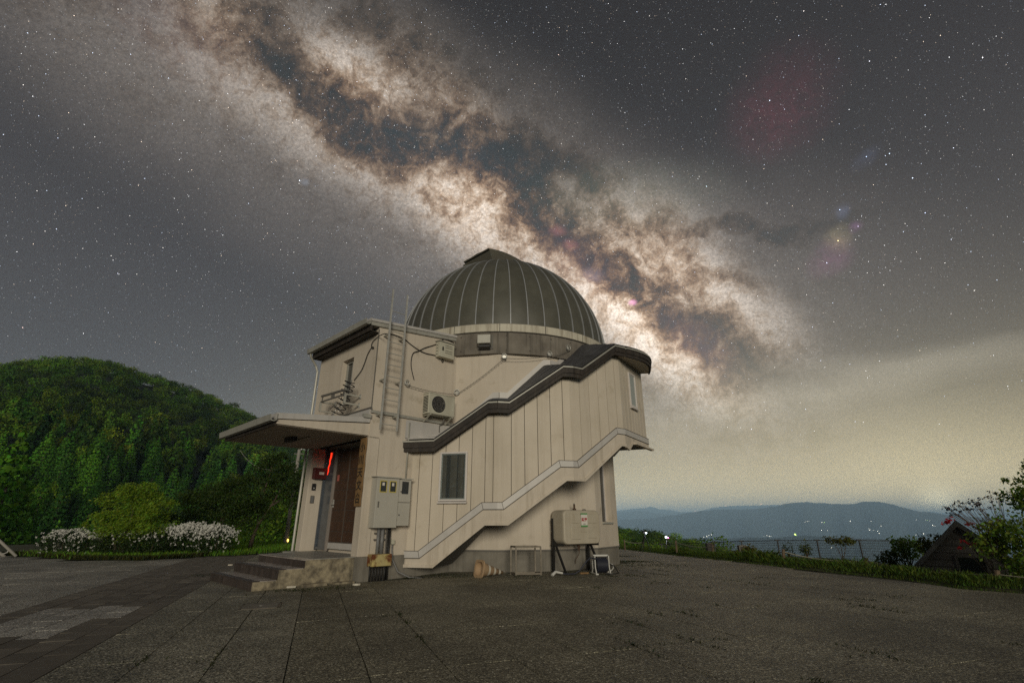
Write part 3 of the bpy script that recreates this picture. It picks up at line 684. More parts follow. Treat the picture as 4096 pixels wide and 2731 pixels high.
rbm = bpy.data.meshes.new('rib'); rbm.from_pydata([tuple(v) for v in rb.v], [], rb.f); rbm.materials.append(M['rib'])
for k in range(NG):
    az = -3.2 + ga * k
    o = obj('gore', gme[k % 3], dome, (0, 0, ZD), R_(az + ga / 2))
    o = obj('rib', rbm, dome, (0, 0, ZD), R_(az))
part('dome_crown', MB().lathe([(RD * math.cos(R_(e)), ZD + RD * math.sin(R_(e)) + .02) for e in (79, 82, 86, 90)], (CX, CY, 0), seg=32), M['gore'], dome, smooth=True)
# shutter housing over the slit: an arched box that straddles the top and runs down the far side
AXR, ALW = 1.25, .72
def sl(t, l, r): # t: angle past the top along +RV, l: across
    rr = math.sqrt(max(r * r - l * l, .01)); return Vector((CX, CY, ZD)) + RV * (rr * math.sin(t)) + LV * l + Vector((0, 0, rr * math.cos(t)))
t0 = -math.asin(AXR / RD); mb = MB(); prev = None; NSL = 26
for i in range(NSL + 1):
    t = t0 + (R_(84) - t0) * i / NSL; hgt = .50 - .28 * (i / NSL)
    row = [sl(t, -ALW, RD - .05), sl(t, -ALW, RD + hgt), sl(t, 0, RD + hgt), sl(t, ALW, RD + hgt), sl(t, ALW, RD - .05)]
    if prev: [mb.quad(prev[j], prev[j + 1], row[j + 1], row[j]) for j in range(4)]
    else: mb.poly(row)
    prev = row
sh = part('shutter_housing', mb, M['hood'], dome)
mb = MB()
e0, e1 = sl(t0, -ALW, RD + .48) - RV * .03, sl(t0, ALW, RD + .48) - RV * .03
mb.bar(e0, e1, .05, .05); mb.bar(sl(t0, ALW, RD + .34), sl(t0 - .0, ALW + .95, RD + .10), .08, .09); mb.bar(sl(t0, ALW, RD - .0) - RV * .04, sl(t0, ALW, RD + .38) - RV * .04, .09, .07, RV)
mb.bar(sl(t0, ALW + .02, RD) , sl(t0, ALW + .95, RD + .02), .10, .10)
part('shutter_rail', mb, M['hood'], sh)
part('shutter_bracket', MB().box(sl(t0, ALW + .04, RD + .06) - RV * .05, .10, .12, .34, LV, RV), M['ac'], sh)

# entrance block walls
mb = MB(); LW = 3.35
zr = lambda r: 5.97 + .097 * r           # underside of the roof
ws0, ws1, wz0, wz1 = 1.24, 1.88, 4.15, 5.44
ew = lambda l, z, d=0: W(d, l, z)
def q4(a, b, c, d): mb.quad(a, b, c, d)
for (l0, l1, z0, z1) in [(0, ws0, 3.1, 5.98), (ws1, LW, 3.1, 5.98), (ws0, ws1, 3.1, wz0), (ws0, ws1, wz1, 5.98)]: q4(ew(l1, z0), ew(l0, z0), ew(l0, z1), ew(l1, z1))
for (la, za, lb, zb) in [(ws0, wz0, ws0, wz1), (ws1, wz1, ws1, wz0), (ws0, wz1, ws1, wz1), (ws1, wz0, ws0, wz0)]: q4(ew(la, za), ew(lb, zb), ew(lb, zb, .2), ew(la, za, .2))
q4(W(0, 0, 3.1), W(2.75, 0, 3.1), W(2.75, 0, zr(2.75)), W(0, 0, zr(0)))            # side, upper
q4(W(.30, 0, .44), W(2.75, 0, .44), W(2.75, 0, 3.1), W(.30, 0, 3.1))
q4(W(2.9, LW, .44), W(0, LW, .44), W(0, LW, zr(0)), W(2.9, LW, zr(2.9)))            # far side
part('block_wall', mb, M['stucco'], OB, recalc=False)
pr = MB().box(W(.15, .15, .44), .30, .30, 2.70, RV, LV); part('entrance_pier', pr, M['stucco'], OB, bevel=.01)
pr = MB().box(W(.23, 3.23, .44), .46, .30, 2.70, RV, LV); part('entrance_pier', pr, M['stucco'], OB, bevel=.01)
part('porch_back_wall', MB().box(W(.53, 1.7, .40), .1, 3.3, 2.8, RV, LV), M['stucco'], OB)
# plinths
part('plinth', MB().box(W(1.35, .14, -.4), 2.8, .30, .838, RV, LV), M['concrete'], found)
part('plinth', MB().box(W(.23, 3.22, -.4), .48, .34, .838, RV, LV), M['concrete'], found)
# window of the entrance front
uw = part('landing_window', MB().prism([ew(l, z, .17) for l, z in [(ws0 + .01, wz0 + .01), (ws1 - .01, wz0 + .01), (ws1 - .01, wz1 - .01), (ws0 + .01, wz1 - .01)]], RV * .02), M['glassdark'], OB)
mb = MB()
for l in (ws0 + .03, ws0 + .27, ws1 - .03): mb.bar(ew(l, wz0 + .01, .15), ew(l, wz1 - .01, .15), .05, .05, RV)
mb.bar(ew(ws0 + .01, wz1 - .04, .15), ew(ws1 - .01, wz1 - .04, .15), .05, .05, RV)
part('window_frame', mb, M['trim'], uw)
# roof of the block: slopes down to a gutter over the entrance
def roofslab(r0, r1, l0, l1, z, k, th): return MB().prism([W(r0, l0, z(r0)), W(r1, l0, z(r1)), W(r1, l1, z(r1)), W(r0, l1, z(r0))], (0, 0, th))
rf = part('block_roof', roofslab(-.28, 2.95, -.05, 3.40, lambda r: zr(r) + .005, 0, .16), M['trim'], OB)
mb = MB(); mb.prism([W(-.32, -.075, zr(-.3) + .11), W(2.9, -.075, zr(2.9) + .11), W(2.9, 3.43, zr(2.9) + .11), W(-.32, 3.43, zr(-.3) + .11)], (0, 0, .07)); part('roof_sheet', mb, M['flash'], rf)
mb = MB(); prof = [(-.30, .13), (-.30, .0), (-.36, -.035), (-.43, -.02), (-.45, .11), (-.435, .11), (-.42, .0), (-.36, -.02), (-.315, .01), (-.315, .13)]
mb.prism([W(a, -.09, 5.97 + b) for a, b in prof], LV * 3.54); part('gutter', mb, M['trim'], rf)
part('eave_board', MB().prism([W(-.28, -.03, 5.80), W(-.22, -.03, 5.80), W(-.22, -.03, 5.95), W(-.28, -.03, 5.95)], LV * 3.42), M['darkwood'], rf)
part('eave_soffit', MB().box(W(-.13, 1.68, 5.80), .26, 3.40, .02, RV, LV), M['darkwood'], rf)
mb = MB(); mb.tube([W(-.37, 3.33, 5.96), W(-.34, 3.36, 5.86), W(-.12, 3.42, 5.62), W(-.05, 3.42, 5.45), W(-.05, 3.42, .1)], .035, 8); part('downpipe', mb, M['trim'], rf)
# flashing line half way up and lower side corner strip
part('wall_flashing', MB().prism([W(-.03, -.02, 3.70), W(-.03, -.05, 3.70), W(-.03, -.05, 3.755), W(-.03, -.02, 3.775)], RV * 2.6), M['trim'], OB)
part('corner_conduit', MB().tube([W(-.02, -.02, 5.9), W(-.02, -.02, 3.85), W(.03, -.03, 3.70)], .012, 6), M['soffit'], OB)
# canopy over the door
cp = part('canopy', MB().prism([W(-2.18, .02, 3.15), W(0, .02, 3.15), W(0, .02, 3.44), W(-2.18, .02, 3.24)], LV * 3.38), M['stucco'], OB)
part('canopy_soffit', MB().box(W(-1.09, 1.71, 3.133), 2.12, 3.30, .012, RV, LV), M['canopysoffit'], cp)
part('canopy_flashing', MB().prism([W(-2.22, -.02, 3.25), W(-.02, -.02, 3.46), W(-.02, -.02, 3.585), W(-2.22, -.02, 3.375)], LV * 3.46), M['flash'], cp)
mb = MB(); mb.prism([W(a - 1.90, -.04, 3.22 + b * 1.05) for a, b in prof], LV * 3.50); part('gutter', mb, M['trim'], cp)
part('canopy_fascia', MB().prism([W(-2.215, .04, 3.12), W(-2.175, .04, 3.12), W(-2.175, .04, 3.235), W(-2.215, .04, 3.235)], LV * 3.34), M['darkwood'], cp)
part('canopy_upstand', MB().prism([W(-.06, .03, 3.585), W(-.003, .03, 3.585), W(-.003, .03, 3.82), W(-.03, .03, 3.82)], LV * 1.3), M['flash'], cp)
part('canopy_end_cap', MB().box(W(-.12, -.02, 3.56), .20, .10, .09, RV, LV), M['trim'], cp)
part('canopy_upstand_cap', MB().prism([W(-.04, -.03, 3.80), W(-.003, -.03, 3.80), W(-.003, -.03, 3.85), W(-.05, -.03, 3.84)], LV * 1.5), M['soffit'], cp)
lb_ = part('canopy_lamp', MB().box(W(-1.25, 1.55, 3.03), .16, .42, .10, RV, LV), M['darkwood'], cp, bevel=.01)
part('lamp_tray', MB().prism([W(-1.02, 1.1, 3.10), W(-.95, 1.1, 3.10), W(-.95, 1.1, 3.13), W(-1.02, 1.1, 3.13)], LV * 1.6), M['soffitw'], cp)
# entrance: sidelight, door
DR = .45
dr = part('entrance_door', MB().box(W(DR - .02, 1.56, .52), .05, 1.52, 2.52, RV, LV), M['backing'], OB)
nb = 9
for side, (l0, l1) in enumerate(((1.62, 2.29), (.86, 1.55))):
    for i in range(nb):
        z0, z1 = .70 + i * (2.30 / nb), .70 + (i + 1) * (2.30 / nb) - .012
        part('board', MB().prism([W(DR - .06, l0, z0), W(DR - .06, l1, z0), W(DR - .06, l1, z1), W(DR - .06, l0, z1)], RV * .03), M['door'], dr, bevel=.003)
part('kick_plate', MB().prism([W(DR - .068, .86, .53), W(DR - .068, 2.29, .53), W(DR - .068, 2.29, .67), W(DR - .068, .86, .67)], RV * .03), M['flash'], dr)
mb = MB(); mb.bar(W(DR - .08, 2.34, .47), W(DR - .08, 2.34, 3.12), .07, .06, RV); part('door_jamb', mb, M['doorframe'], dr)
mb = MB(); mb.tube([W(DR - .06, 2.24, 1.62), W(DR - .13, 2.24, 1.62), W(DR - .13, 2.12, 1.62)], .013, 6); mb.box(W(DR - .065, 2.24, 1.54), .012, .05, .2, RV, LV); part('door_handle', mb, M['galv'], dr)
part('door_sticker', MB().box(W(DR - .07, 2.12, 2.21), .006, .11, .16, RV, LV), M['redsticker'], dr)
sg = part('sidelight', MB().box(W(DR - .02, 2.72, .50), .02, .68, 2.60, RV, LV), M['sideglass'], OB)
mb = MB(); mb.bar(W(DR - .04, 3.05, .47), W(DR - .04, 3.05, 3.12), .05, .06, RV); mb.bar(W(DR - .04, 2.36, .52), W(DR - .04, 3.06, .52), .06, .06, RV); part('sidelight_frame', mb, M['sideglass'], sg)

# stair enclosure round the tower
HS = RS * math.sin(R_(11.25))
SKT = {-1: [(-1.40, .52), (-.95, .52), (.60, 1.615), (HS, 1.615)], 0: [(-HS, 1.615), (-.86, 1.615), (.60, 2.635), (HS, 2.635)], 1: [(-HS, 2.635), (-.85, 2.64), (.64, 3.635), (HS, 3.635)], 2: [(-HS, 3.635), (HS, 3.60)]}
SKB = {-1: [(-1.40, .195), (-.56, .195), (.69, 1.135), (HS, 1.135)], 0: [(-HS, 1.135), (-.71, 1.135), (.79, 2.175), (HS, 2.175)], 1: [(-HS, 2.175), (-.61, 2.18), (.80, 3.18), (HS, 3.18)], 2: [(-HS, 3.16), (-.74, 3.10), (-.42, 3.33), (HS, 3.31)]}
EVB = {-1: [(-1.45, 2.87), (-.62, 2.87), (.78, 3.79), (HS, 3.79)], 0: [(-HS, 3.79), (-.72, 3.79), (.74, 4.83), (HS, 4.83)], 1: [(-HS, 4.83), (-.72, 4.83), (.60, 5.74), (HS, 5.76)], 2: [(-HS, 5.76), (HS, 5.72)]}
ST = part('stair_enclosure', MB(), M['backing'], OB) if False else None
def seg_pts(tab, s0, s1):
    return [(s0, interp(tab, s0))] + [p for p in tab if s0 + 1e-4 < p[0] < s1 - 1e-4] + [(s1, interp(tab, s1))]
mb = MB()
for k in (-1, 0, 1, 2):
    s0 = -1.42 if k == -1 else -HS + .0
    lo, hi = seg_pts(SKB[k], s0, HS), seg_pts(EVB[k], s0, HS)
    mb.prism([Fp(k, s, -.03, z + (.03)) for s, z in lo] + [Fp(k, s, -.03, z + .2) for s, z in hi[::-1]], -fax(k)[0] * .05)
# closing wall at the landing's end
mb.quad(pol(67.5, RS - .02, 3.3), pol(67.5, RC - .1, 3.3), pol(67.5, RC - .1, 6.2), pol(67.5, RS - .02, 6.0))
ST = part('stair_enclosure', mb, M['backing'], OB)
for k in (-1, 0, 1, 2):
    wd = .345; s = -1.40 if k == -1 else -HS
    if k == -1: edges = [-1.40, -1.07, -.725, -.38, -.035, .31, .655, .86, HS]
    elif k == 2: edges = [-HS + i * (2 * HS) / 8 for i in range(9)]
    else: edges = [-HS, -.62, -.275, .07, .415, .76, HS]
    for a, b in zip(edges, edges[1:]):
        gp = .017 if k == 2 else .007; a2, b2 = a + gp, b - gp
        if abs(b - HS) < 1e-6: b2 = HS + .003
        if abs(a + HS) < 1e-6 and k > -1: a2 = -HS - .003
        lo, hi = seg_pts(SKT[k], max(a2, SKT[k][0][0]), min(b2, HS)), seg_pts(EVB[k], a2, min(b2, HS))
        part('siding_panel', MB().prism([Fp(k, s, 0, z - .03) for s, z in lo] + [Fp(k, s, 0, z + .12) for s, z in hi[::-1]], -fax(k)[0] * .028), M['panel'], ST, bevel=.003)
# skirt: flashing strip above, board below, sloping underside
for k in (-1, 0, 1, 2):
    n, t = fax(k); o1, o2 = .055, .04; h1, h2 = (RS * CA + o1) * math.tan(R_(11.25)), (RS * CA + o2) * math.tan(R_(11.25))
    def fit(tab, h): return [((-h if abs(s + HS) < 1e-6 else h if abs(s - HS) < 1e-6 else s), z) for s, z in tab]
    top, bot = fit(SKT[k], h1), fit(SKB[k], h1); mid = [(s + (.04 if 0 < i < len(top) - 1 and len(top) > 2 else 0), z - .16) for i, (s, z) in enumerate(top)]
    for i in range(len(top) - 1):
        part('skirt_flashing', MB().prism([Fp(k, top[i][0], o1, top[i][1]), Fp(k, top[i + 1][0], o1, top[i + 1][1]), Fp(k, mid[i + 1][0], o1, mid[i + 1][1] + .008), Fp(k, mid[i][0], o1, mid[i][1] + .008)], -n * .05), M['flash'], ST, bevel=.006)
    sm_ = MB()
    for tabx, dz_ in ((top, .004), (mid, .0)):
        for (sa, za), (sb2, zb2) in zip(tabx, tabx[1:]): sm_.bar(Fp(k, sa, o1 - .004, za + dz_), Fp(k, sb2, o1 - .004, zb2 + dz_), .02, .012)
    for i in range(1, len(top) - 1): sm_.bar(Fp(k, top[i][0], o1 - .003, top[i][1]), Fp(k, mid[i][0], o1 - .003, mid[i][1]), .010, .012, n)
    part('flashing_seam', sm_, M['backing'], ST)
    mid2, bot2 = fit([(s, z) for s, z in mid], h2), fit(SKB[k], h2)
    part('skirt_board', MB().prism([Fp(k, s, o2, z) for s, z in mid2] + [Fp(k, s, o2, z) for s, z in bot2[::-1]], -n * .07), M['skirt'], ST, bevel=.006)
    mb = MB(); tb = fit(SKB[k], h1)
    for (s0, z0), (s1, z1) in zip(tb, tb[1:]): mb.prism([Fp(k, s0, o1 + .012, z0 - .035), Fp(k, s1, o1 + .012, z1 - .035), Fp(k, s1, o1 + .012, z1 + .035), Fp(k, s0, o1 + .012, z0 + .035)], -n * .06)
    part('skirt_drip_edge', mb, M['skirt'], ST)
    mb = MB(); f2 = RC / RS
    for (s0, z0), (s1, z1) in zip(SKB[k], SKB[k][1:]): mb.prism([Fp(k, s0, 0, z0 - .01), Fp(k, s1, 0, z1 - .01), Fp(k, s1 * f2, -.02, z1 - .01, RC), Fp(k, s0 * f2, -.02, z0 - .01, RC)], (0, 0, .03))
    part('stair_underside', mb, M['soffit'], ST)
part('landing_beam', MB().prism([Fp(2, .15, -1.05, 3.12), Fp(2, HS * .82, -1.05, 3.12), Fp(2, HS * .82, -.85, 3.30), Fp(2, .15, -.85, 3.30)], -n2 * .15), M['skirt'], ST)
part('landing_lip', MB().prism([Fp(2, -.42, .05, 3.27), Fp(2, 1.10, .05, 3.25), Fp(2, 1.10, .16, 3.25), Fp(2, -.42, .16, 3.27)], (0, 0, .05)), M['skirt'], ST)
# stair roof: dark fascia, pale drip edge, slate courses, flashing up the tower
EO = .24
def eoff(k, s): return EO + (.34 * math.cos(math.pi * s / (2 * 1.12)) if k == 2 else 0)
def eave_pts(k):
    h = (RS * CA + EO) * math.tan(R_(11.25))
    tab = [((-h if abs(s + HS) < 1e-6 else h if abs(s - HS) < 1e-6 else s), z - .03) for s, z in EVB[k]]
    if k == -1: tab = [(-1.50, tab[0][1])] + tab[1:]
    if k == 2: tab = [(-h + 2 * h * i / 10, tab[0][1] - .004 * i) for i in range(11)]
    if k == 1: tab[-2] = (tab[-2][0], 5.73); tab[-1] = (tab[-1][0], 5.74)
    return tab
roof = part('stair_roof', MB().prism([pol(-8, RC - .25, 4.5), pol(-8, RC - .1, 4.5), pol(-4, RC - .1, 4.5), pol(-4, RC - .25, 4.5)], (0, 0, .05)), M['backing'], OB)
for k in (-1, 0, 1, 2):
    n, t = fax(k); tab = eave_pts(k); ff, dd, so, fl = MB(), MB(), MB(), MB(); f2 = RC / (RS + EO)
    for (s0, z0), (s1, z1) in zip(tab, tab[1:]):
        a, b = eoff(k, s0) if k == 2 else EO, eoff(k, s1) if k == 2 else EO
        A0, A1 = Fp(k, s0, a, z0), Fp(k, s1, b, z1)
        ff.prism([A0, A1, A1 + Vector((0, 0, .24)), A0 + Vector((0, 0, .24))], -n * .06)
        ff.prism([A0 + n * .025 + Vector((0, 0, .10)), A1 + n * .025 + Vector((0, 0, .10)), A1 + n * .025 + Vector((0, 0, .235)), A0 + n * .025 + Vector((0, 0, .235))], -n * .03)
        dd.prism([A0 + n * .05 + Vector((0, 0, .24)), A1 + n * .05 + Vector((0, 0, .24)), A1 + n * .05 + Vector((0, 0, .28)), A0 + n * .05 + Vector((0, 0, .28))], -n * .12)
        so.prism([A0 - n * .05 + Vector((0, 0, .03)), A1 - n * .05 + Vector((0, 0, .03)), Fp(k, s1, -.02, z1 + .06), Fp(k, s0, -.02, z0 + .06)], (0, 0, .02))
        rise = lambda s, zz: (.36 if k <= 0 else (.36 - .04 * (s / HS * .5 + .5) if k == 1 else .32))
        N = 4 if k != 2 else 2
        I0, I1 = Fp(k, s0 * f2, .02, z0 + .30 + rise(s0, z0), RC), Fp(k, s1 * f2, .02, z1 + .30 + rise(s1, z1), RC); O0, O1 = A0 + Vector((0, 0, .30)), A1 + Vector((0, 0, .30))
        nsub = max(1, int((O1 - O0).length / .8)); 
        for q in range(N):
            u0, u1 = q / N, (q + 1) / N; up = Vector((0, 0, .022))
            for w in range(nsub):
                v0, v1 = w / nsub, (w + 1) / nsub - .004
                c = lambda u, v: O0.lerp(O1, v).lerp(I0.lerp(I1, v), u)
                mtl = M['flash'] if (k == -1 and z1 - z0 < .01 and s0 < 0) else M['slate']
                if k == 2 and 0: continue
                part('slate', MB().prism([c(u0, v0) + up, c(u0, v1) + up, c(u1, v1), c(u1, v0)], (0, 0, .02)), mtl, roof)
        fl.prism([I0 + Vector((0, 0, -.05)), I1 + Vector((0, 0, -.05)), I1 + Vector((0, 0, .19)), I0 + Vector((0, 0, .19))], n * .03)
    part('fascia', ff, M['darkwood'], roof); part('drip_edge', dd, M['trim'], roof); part('eave_soffit', so, M['soffitw'] if k == 2 else M['darkwood'], roof); part('upstand_flashing', fl, M['flash'], roof)
part('roof_valley', MB().prism([W(1.0, -.02, 3.2), W(2.75, -.02, 3.2), W(2.75, -.02, 3.68), W(1.0, -.02, 3.66)], -LV * .015), M['flash'], roof)
# stair window with curtain
def window(k, s0, s1, z0, z1, name, glass, curtain, proud=.05, sillz=0.0):
    n, t = fax(k); fw = .045
    base = part(name, MB().prism([Fp(k, s, .012, z) for s, z in [(s0 + fw, z0 + fw), (s1 - fw, z0 + fw), (s1 - fw, z1 - fw), (s0 + fw, z1 - fw)]], n * .004), M['backing'], OB)
    mb = MB()
    def rectbars(a0, a1, b0, b1, w, o, d):
        for (p, q) in [((a0, b0 + w / 2), (a1, b0 + w / 2)), ((a0, b1 - w / 2), (a1, b1 - w / 2))]: mb.bar(Fp(k, p[0], o, p[1]), Fp(k, q[0], o, q[1]), w, d, n)
        for a in (a0 + w / 2, a1 - w / 2): mb.bar(Fp(k, a, o, b0 + w), Fp(k, a, o, b1 - w), w, d, n)
    rectbars(s0, s1, z0, z1, fw, proud / 2, proud); part('frame', mb, M['alu'], base, bevel=.004)
    mb = MB(); rectbars(s0 + fw - .004, s1 - fw + .004, z0 + fw - .004, z1 - fw + .004, .032, proud * .35, proud * .6); part('sash', mb, M['alu'], base, bevel=.003)
    part('pane', MB().prism([Fp(k, s, .022, z) for s, z in [(s0 + fw, z0 + fw), (s1 - fw, z0 + fw), (s1 - fw, z1 - fw), (s0 + fw, z1 - fw)]], n * .003), glass, base)
    part('sill', MB().prism([Fp(k, s0 - .015, .0, z0 - .045), Fp(k, s1 + .015, .0, z0 - .045), Fp(k, s1 + .015, .09, z0 - .052), Fp(k, s0 - .015, .09, z0 - .052)], (0, 0, .035)), M['alu'], base)
    return base
def glassmat():
    m = bpy.data.materials.new('clear_pane'); m.use_nodes = True; nt = m.node_tree; out = nt.nodes['Material Output']; nt.nodes.remove(nt.nodes['Principled BSDF'])
    a, b, mx, fr = nt.nodes.new('ShaderNodeBsdfTransparent'), nt.nodes.new('ShaderNodeBsdfGlossy'), nt.nodes.new('ShaderNodeMixShader'), nt.nodes.new('ShaderNodeFresnel')
    a.inputs[0].default_value = (.8, .84, .84, 1); b.inputs['Roughness'].default_value = .03; fr.inputs[0].default_value = 1.6
    nt.links.new(fr.outputs[0], mx.inputs[0]); nt.links.new(a.outputs[0], mx.inputs[1]); nt.links.new(b.outputs[0], mx.inputs[2]); nt.links.new(mx.outputs[0], out.inputs[0]); return m
M['pane'] = glassmat()
w1_ = window(-1, -.51, .21, 1.655, 2.84, 'stair_window', M['pane'], True, .065)
for o in list(w1_.children):
    if o.name.startswith('pane'): o.location = fax(-1)[0] * .028
mb = MB(); rows = []
for i in range(41):
    s = -.455 + .61 * i / 40; d = .019 + .011 * math.sin(i * .42 + .6 * math.sin(i * .21)) + .004 * math.sin(i * .23 + 1)
    rows.append((Fp(-1, s, .003 + d, 1.72), Fp(-1, s, .003 + d, 2.79)))
for a, b in zip(rows, rows[1:]): mb.quad(a[0], b[0], b[1], a[1])
part('curtain', mb, M['curtain'], w1_, smooth=True)
window(2, -.28, .26, 4.42, 5.49, 'landing_side_window', M['glassmilk'], False)

# entrance steps
SPS = thing('entrance_steps', 'three brown tiled steps with mottled cheek wall leading up to the door', 'steps', W(-1.2, 1.3, -.07))
lv = [(-2.15, .10), (-1.68, .285), (-1.16, .445)]; LS0, LS1 = .02, 2.64
zb = -.3
for i, (r0, z) in enumerate(lv):
    r1 = lv[i + 1][0] if i < 2 else .0
    part('step_core', MB().prism([W(r0 + .012, LS0, zb), W(r1 + .02, LS0, zb), W(r1 + .02, LS0, z - .012), W(r0 + .012, LS0, z - .012)], LV * (LS1 - LS0)), M['cheek'], SPS)
part('landing_floor', MB().prism([W(-.96, LS0 + .02, .4), W(-.96, LS1, .4), W(-.3, LS1, .4), W(-.3, 3.42, .4), W(.47, 3.42, .4), W(.47, .31, .4), W(0, .31, .4), W(0, LS0 + .02, .4)], (0, 0, .045)), M['landing'], SPS)
part('landing_core', MB().prism([W(-.3, 2.6, -.4), W(-.3, 3.0, -.4), W(.4, 3.0, -.4), W(.4, 2.6, -.4)], (0, 0, .80)), M['cheek'], SPS)
nt_ = 17; tw_ = (LS1 - LS0) / nt_
for i, (r0, z) in enumerate(lv):
    zl = -.07 if i == 0 else lv[i - 1][1]; rows_ = 3 if i < 2 else 1
    dep = (lv[i + 1][0] - r0) / 3 if i < 2 else .19
    for j in range(nt_):
        l0, l1 = LS0 + j * tw_ + .003, LS0 + (j + 1) * tw_ - .003
        for q in range(rows_):
            a, b = r0 - .012 + q * dep + (.003 if q else 0), r0 - .012 + (q + 1) * dep - .003
            jz = rnd.uniform(-.0015, .0015)
            part('tread_tile', MB().prism([W(a, l0, z - .02), W(b, l0, z - .02), W(b, l1, z - .02), W(a, l1, z - .02)], (0, 0, .02 + jz)), M['treadtile'] if q or i == 2 else M['tile'], SPS)
        part('riser_tile', MB().prism([W(r0 - .002, l0, zl), W(r0 + .012, l0, zl), W(r0 + .012, l1, zl), W(r0 - .002, l1, zl)], (0, 0, z - zl - .024)), M['tile'], SPS)
mb = MB()
for (r, l, s, h_) in [(-.95, -.10, .5, .05), (-.3, -.09, .45, .035)]: mb.prism([W(r - s / 2, l - .07, -.08), W(r + s / 2, l - .05, -.08), W(r + s / 2, l + .1, -.08), W(r - s / 2, l + .1, -.08)], (0, 0, h_ + .02))
part('base_ledge', mb, M['cheek'], SPS)

# ------------------------------------------------------------------ things fixed to the observatory
def text_mesh(txt, size, mat_, name, place, ext=.002, bold=0.0):
    cu = bpy.data.curves.new(name, 'FONT'); cu.body = txt; cu.size = size; cu.align_x = 'CENTER'; cu.align_y = 'CENTER'; cu.extrude = ext; cu.offset = bold
    o = bpy.data.objects.new(name, cu); COL.objects.link(o); bpy.context.view_layer.update()
    dg = bpy.context.evaluated_depsgraph_get(); me = bpy.data.meshes.new_from_object(o.evaluated_get(dg)); bpy.data.objects.remove(o)
    mb = MB(); mb.v = [place(v.co.x, v.co.y, v.co.z) for v in me.vertices]; mb.f = [tuple(p.vertices) for p in me.polygons]; return mb
# ladder on the block's side
LO = .24
ld = thing('wall_ladder', 'tall pale steel ladder fixed to the side wall, rising above the roof edge', 'ladder', W(.4, -LO, 3.28))
rails = []
for a, b in (((1574, 1157), (1520, 1716)), ((1631, 1181), (1586, 1725))):
    p, q = onS(*a, LO), onS(*b, LO); rails.append((p, q)); part('rail', MB().bar(q, p, .045, .03, LV), M['galv'], ld)
for z in [3.42 + .305 * i for i in range(9)] + [6.42]:
    if z > 6.5: break
    f = lambda rl: rl[1].lerp(rl[0], (z - rl[1].z) / (rl[0].z - rl[1].z))
    part('rung', MB().tube([f(rails[0]), f(rails[1])], .011, 6), M['galv'], ld)
for z in (3.66, 4.55, 5.75):
    for rl in rails:
        p = rl[1].lerp(rl[0], (z - rl[1].z) / (rl[0].z - rl[1].z)); part('bracket', MB().bar(p, p + LV * (LO + .01), .05, .035), M['trim'], ld)
# air conditioner
acA, acB = onS(*Z1(1160, 1275), .36), onS(*Z1(1385, 1490), .36)
def lr(p): d = p - PC0; return d.dot(RV)
r0, r1, z0, z1 = lr(acA), lr(acB), 3.86, 4.41
ac = thing('air_conditioner', 'beige outdoor air conditioner unit on brackets below the chain', 'air conditioner', W((r0 + r1) / 2, -.2, z0))
body = part('casing', MB().box(W((r0 + r1) / 2, -.22, z0), r1 - r0, .27, z1 - z0, RV, LV), M['ac'], ac, bevel=.018)
part('top_cover', MB().box(W((r0 + r1) / 2, -.22, z1 - .002), r1 - r0 + .012, .285, .02, RV, LV), M['ac'], body, bevel=.006)
rc, zc = r0 + (r1 - r0) * .37, (z0 + z1) / 2 + .005
part('fan_opening', MB().lathe([(.0, 0), (.205, 0), (.215, .006), (.225, .0)], W(rc, -.357, zc), axis=-LV, seg=32), M['black'], body)
for i in range(-4, 5):
    x = i * .045; hh = math.sqrt(max(.205 ** 2 - x * x, 0)); part('grille_bar', MB().bar(W(rc + x, -.367, zc - hh), W(rc + x, -.367, zc + hh), .006, .006, LV), M['soffit'], body)
for i in range(1, 4): part('grille_ring', MB().lathe([(i * .06 - .004, 0), (i * .06 + .004, 0)], W(rc, -.370, zc), axis=-LV, seg=28), M['soffit'], body)
for a in (0, 72, 144, 216, 288):
    c_, s_ = math.cos(R_(a)), math.sin(R_(a)); part('fan_blade', MB().prism([W(rc + .04 * c_, -.350, zc + .04 * s_), W(rc + .19 * math.cos(R_(a - 16)), -.350, zc + .19 * math.sin(R_(a - 16))), W(rc + .19 * math.cos(R_(a + 24)), -.358, zc + .19 * math.sin(R_(a + 24)))], -LV * .002), M['soffit'], body)
for i in range(11): part('side_louvre', MB().bar(W(r0 - .004, -.32, z0 + .06 + i * .04), W(r0 - .004, -.12, z0 + .06 + i * .04), .008, .018), M['black'], body)
for rr in (r0 + .08, r1 - .08):
    part('bracket', MB().prism([W(rr - .02, 0, z0 - .22), W(rr + .02, 0, z0 - .22), W(rr + .02, -.36, z0 - .015), W(rr - .02, -.36, z0 - .015)], (0, 0, .014)).bar(W(rr, 0, z0 - .02), W(rr, -.36, z0 - .02), .04, .02), M['ac'], ac)
part('drain_pipe', MB().tube([W(r1 - .2, -.18, z0), W(r1 - .22, -.14, z0 - .14), W(r1 - .25, -.03, z0 - .22), W(r1 - .25, -.03, z0 - .4)], .02, 8), M['soffit'], ac)
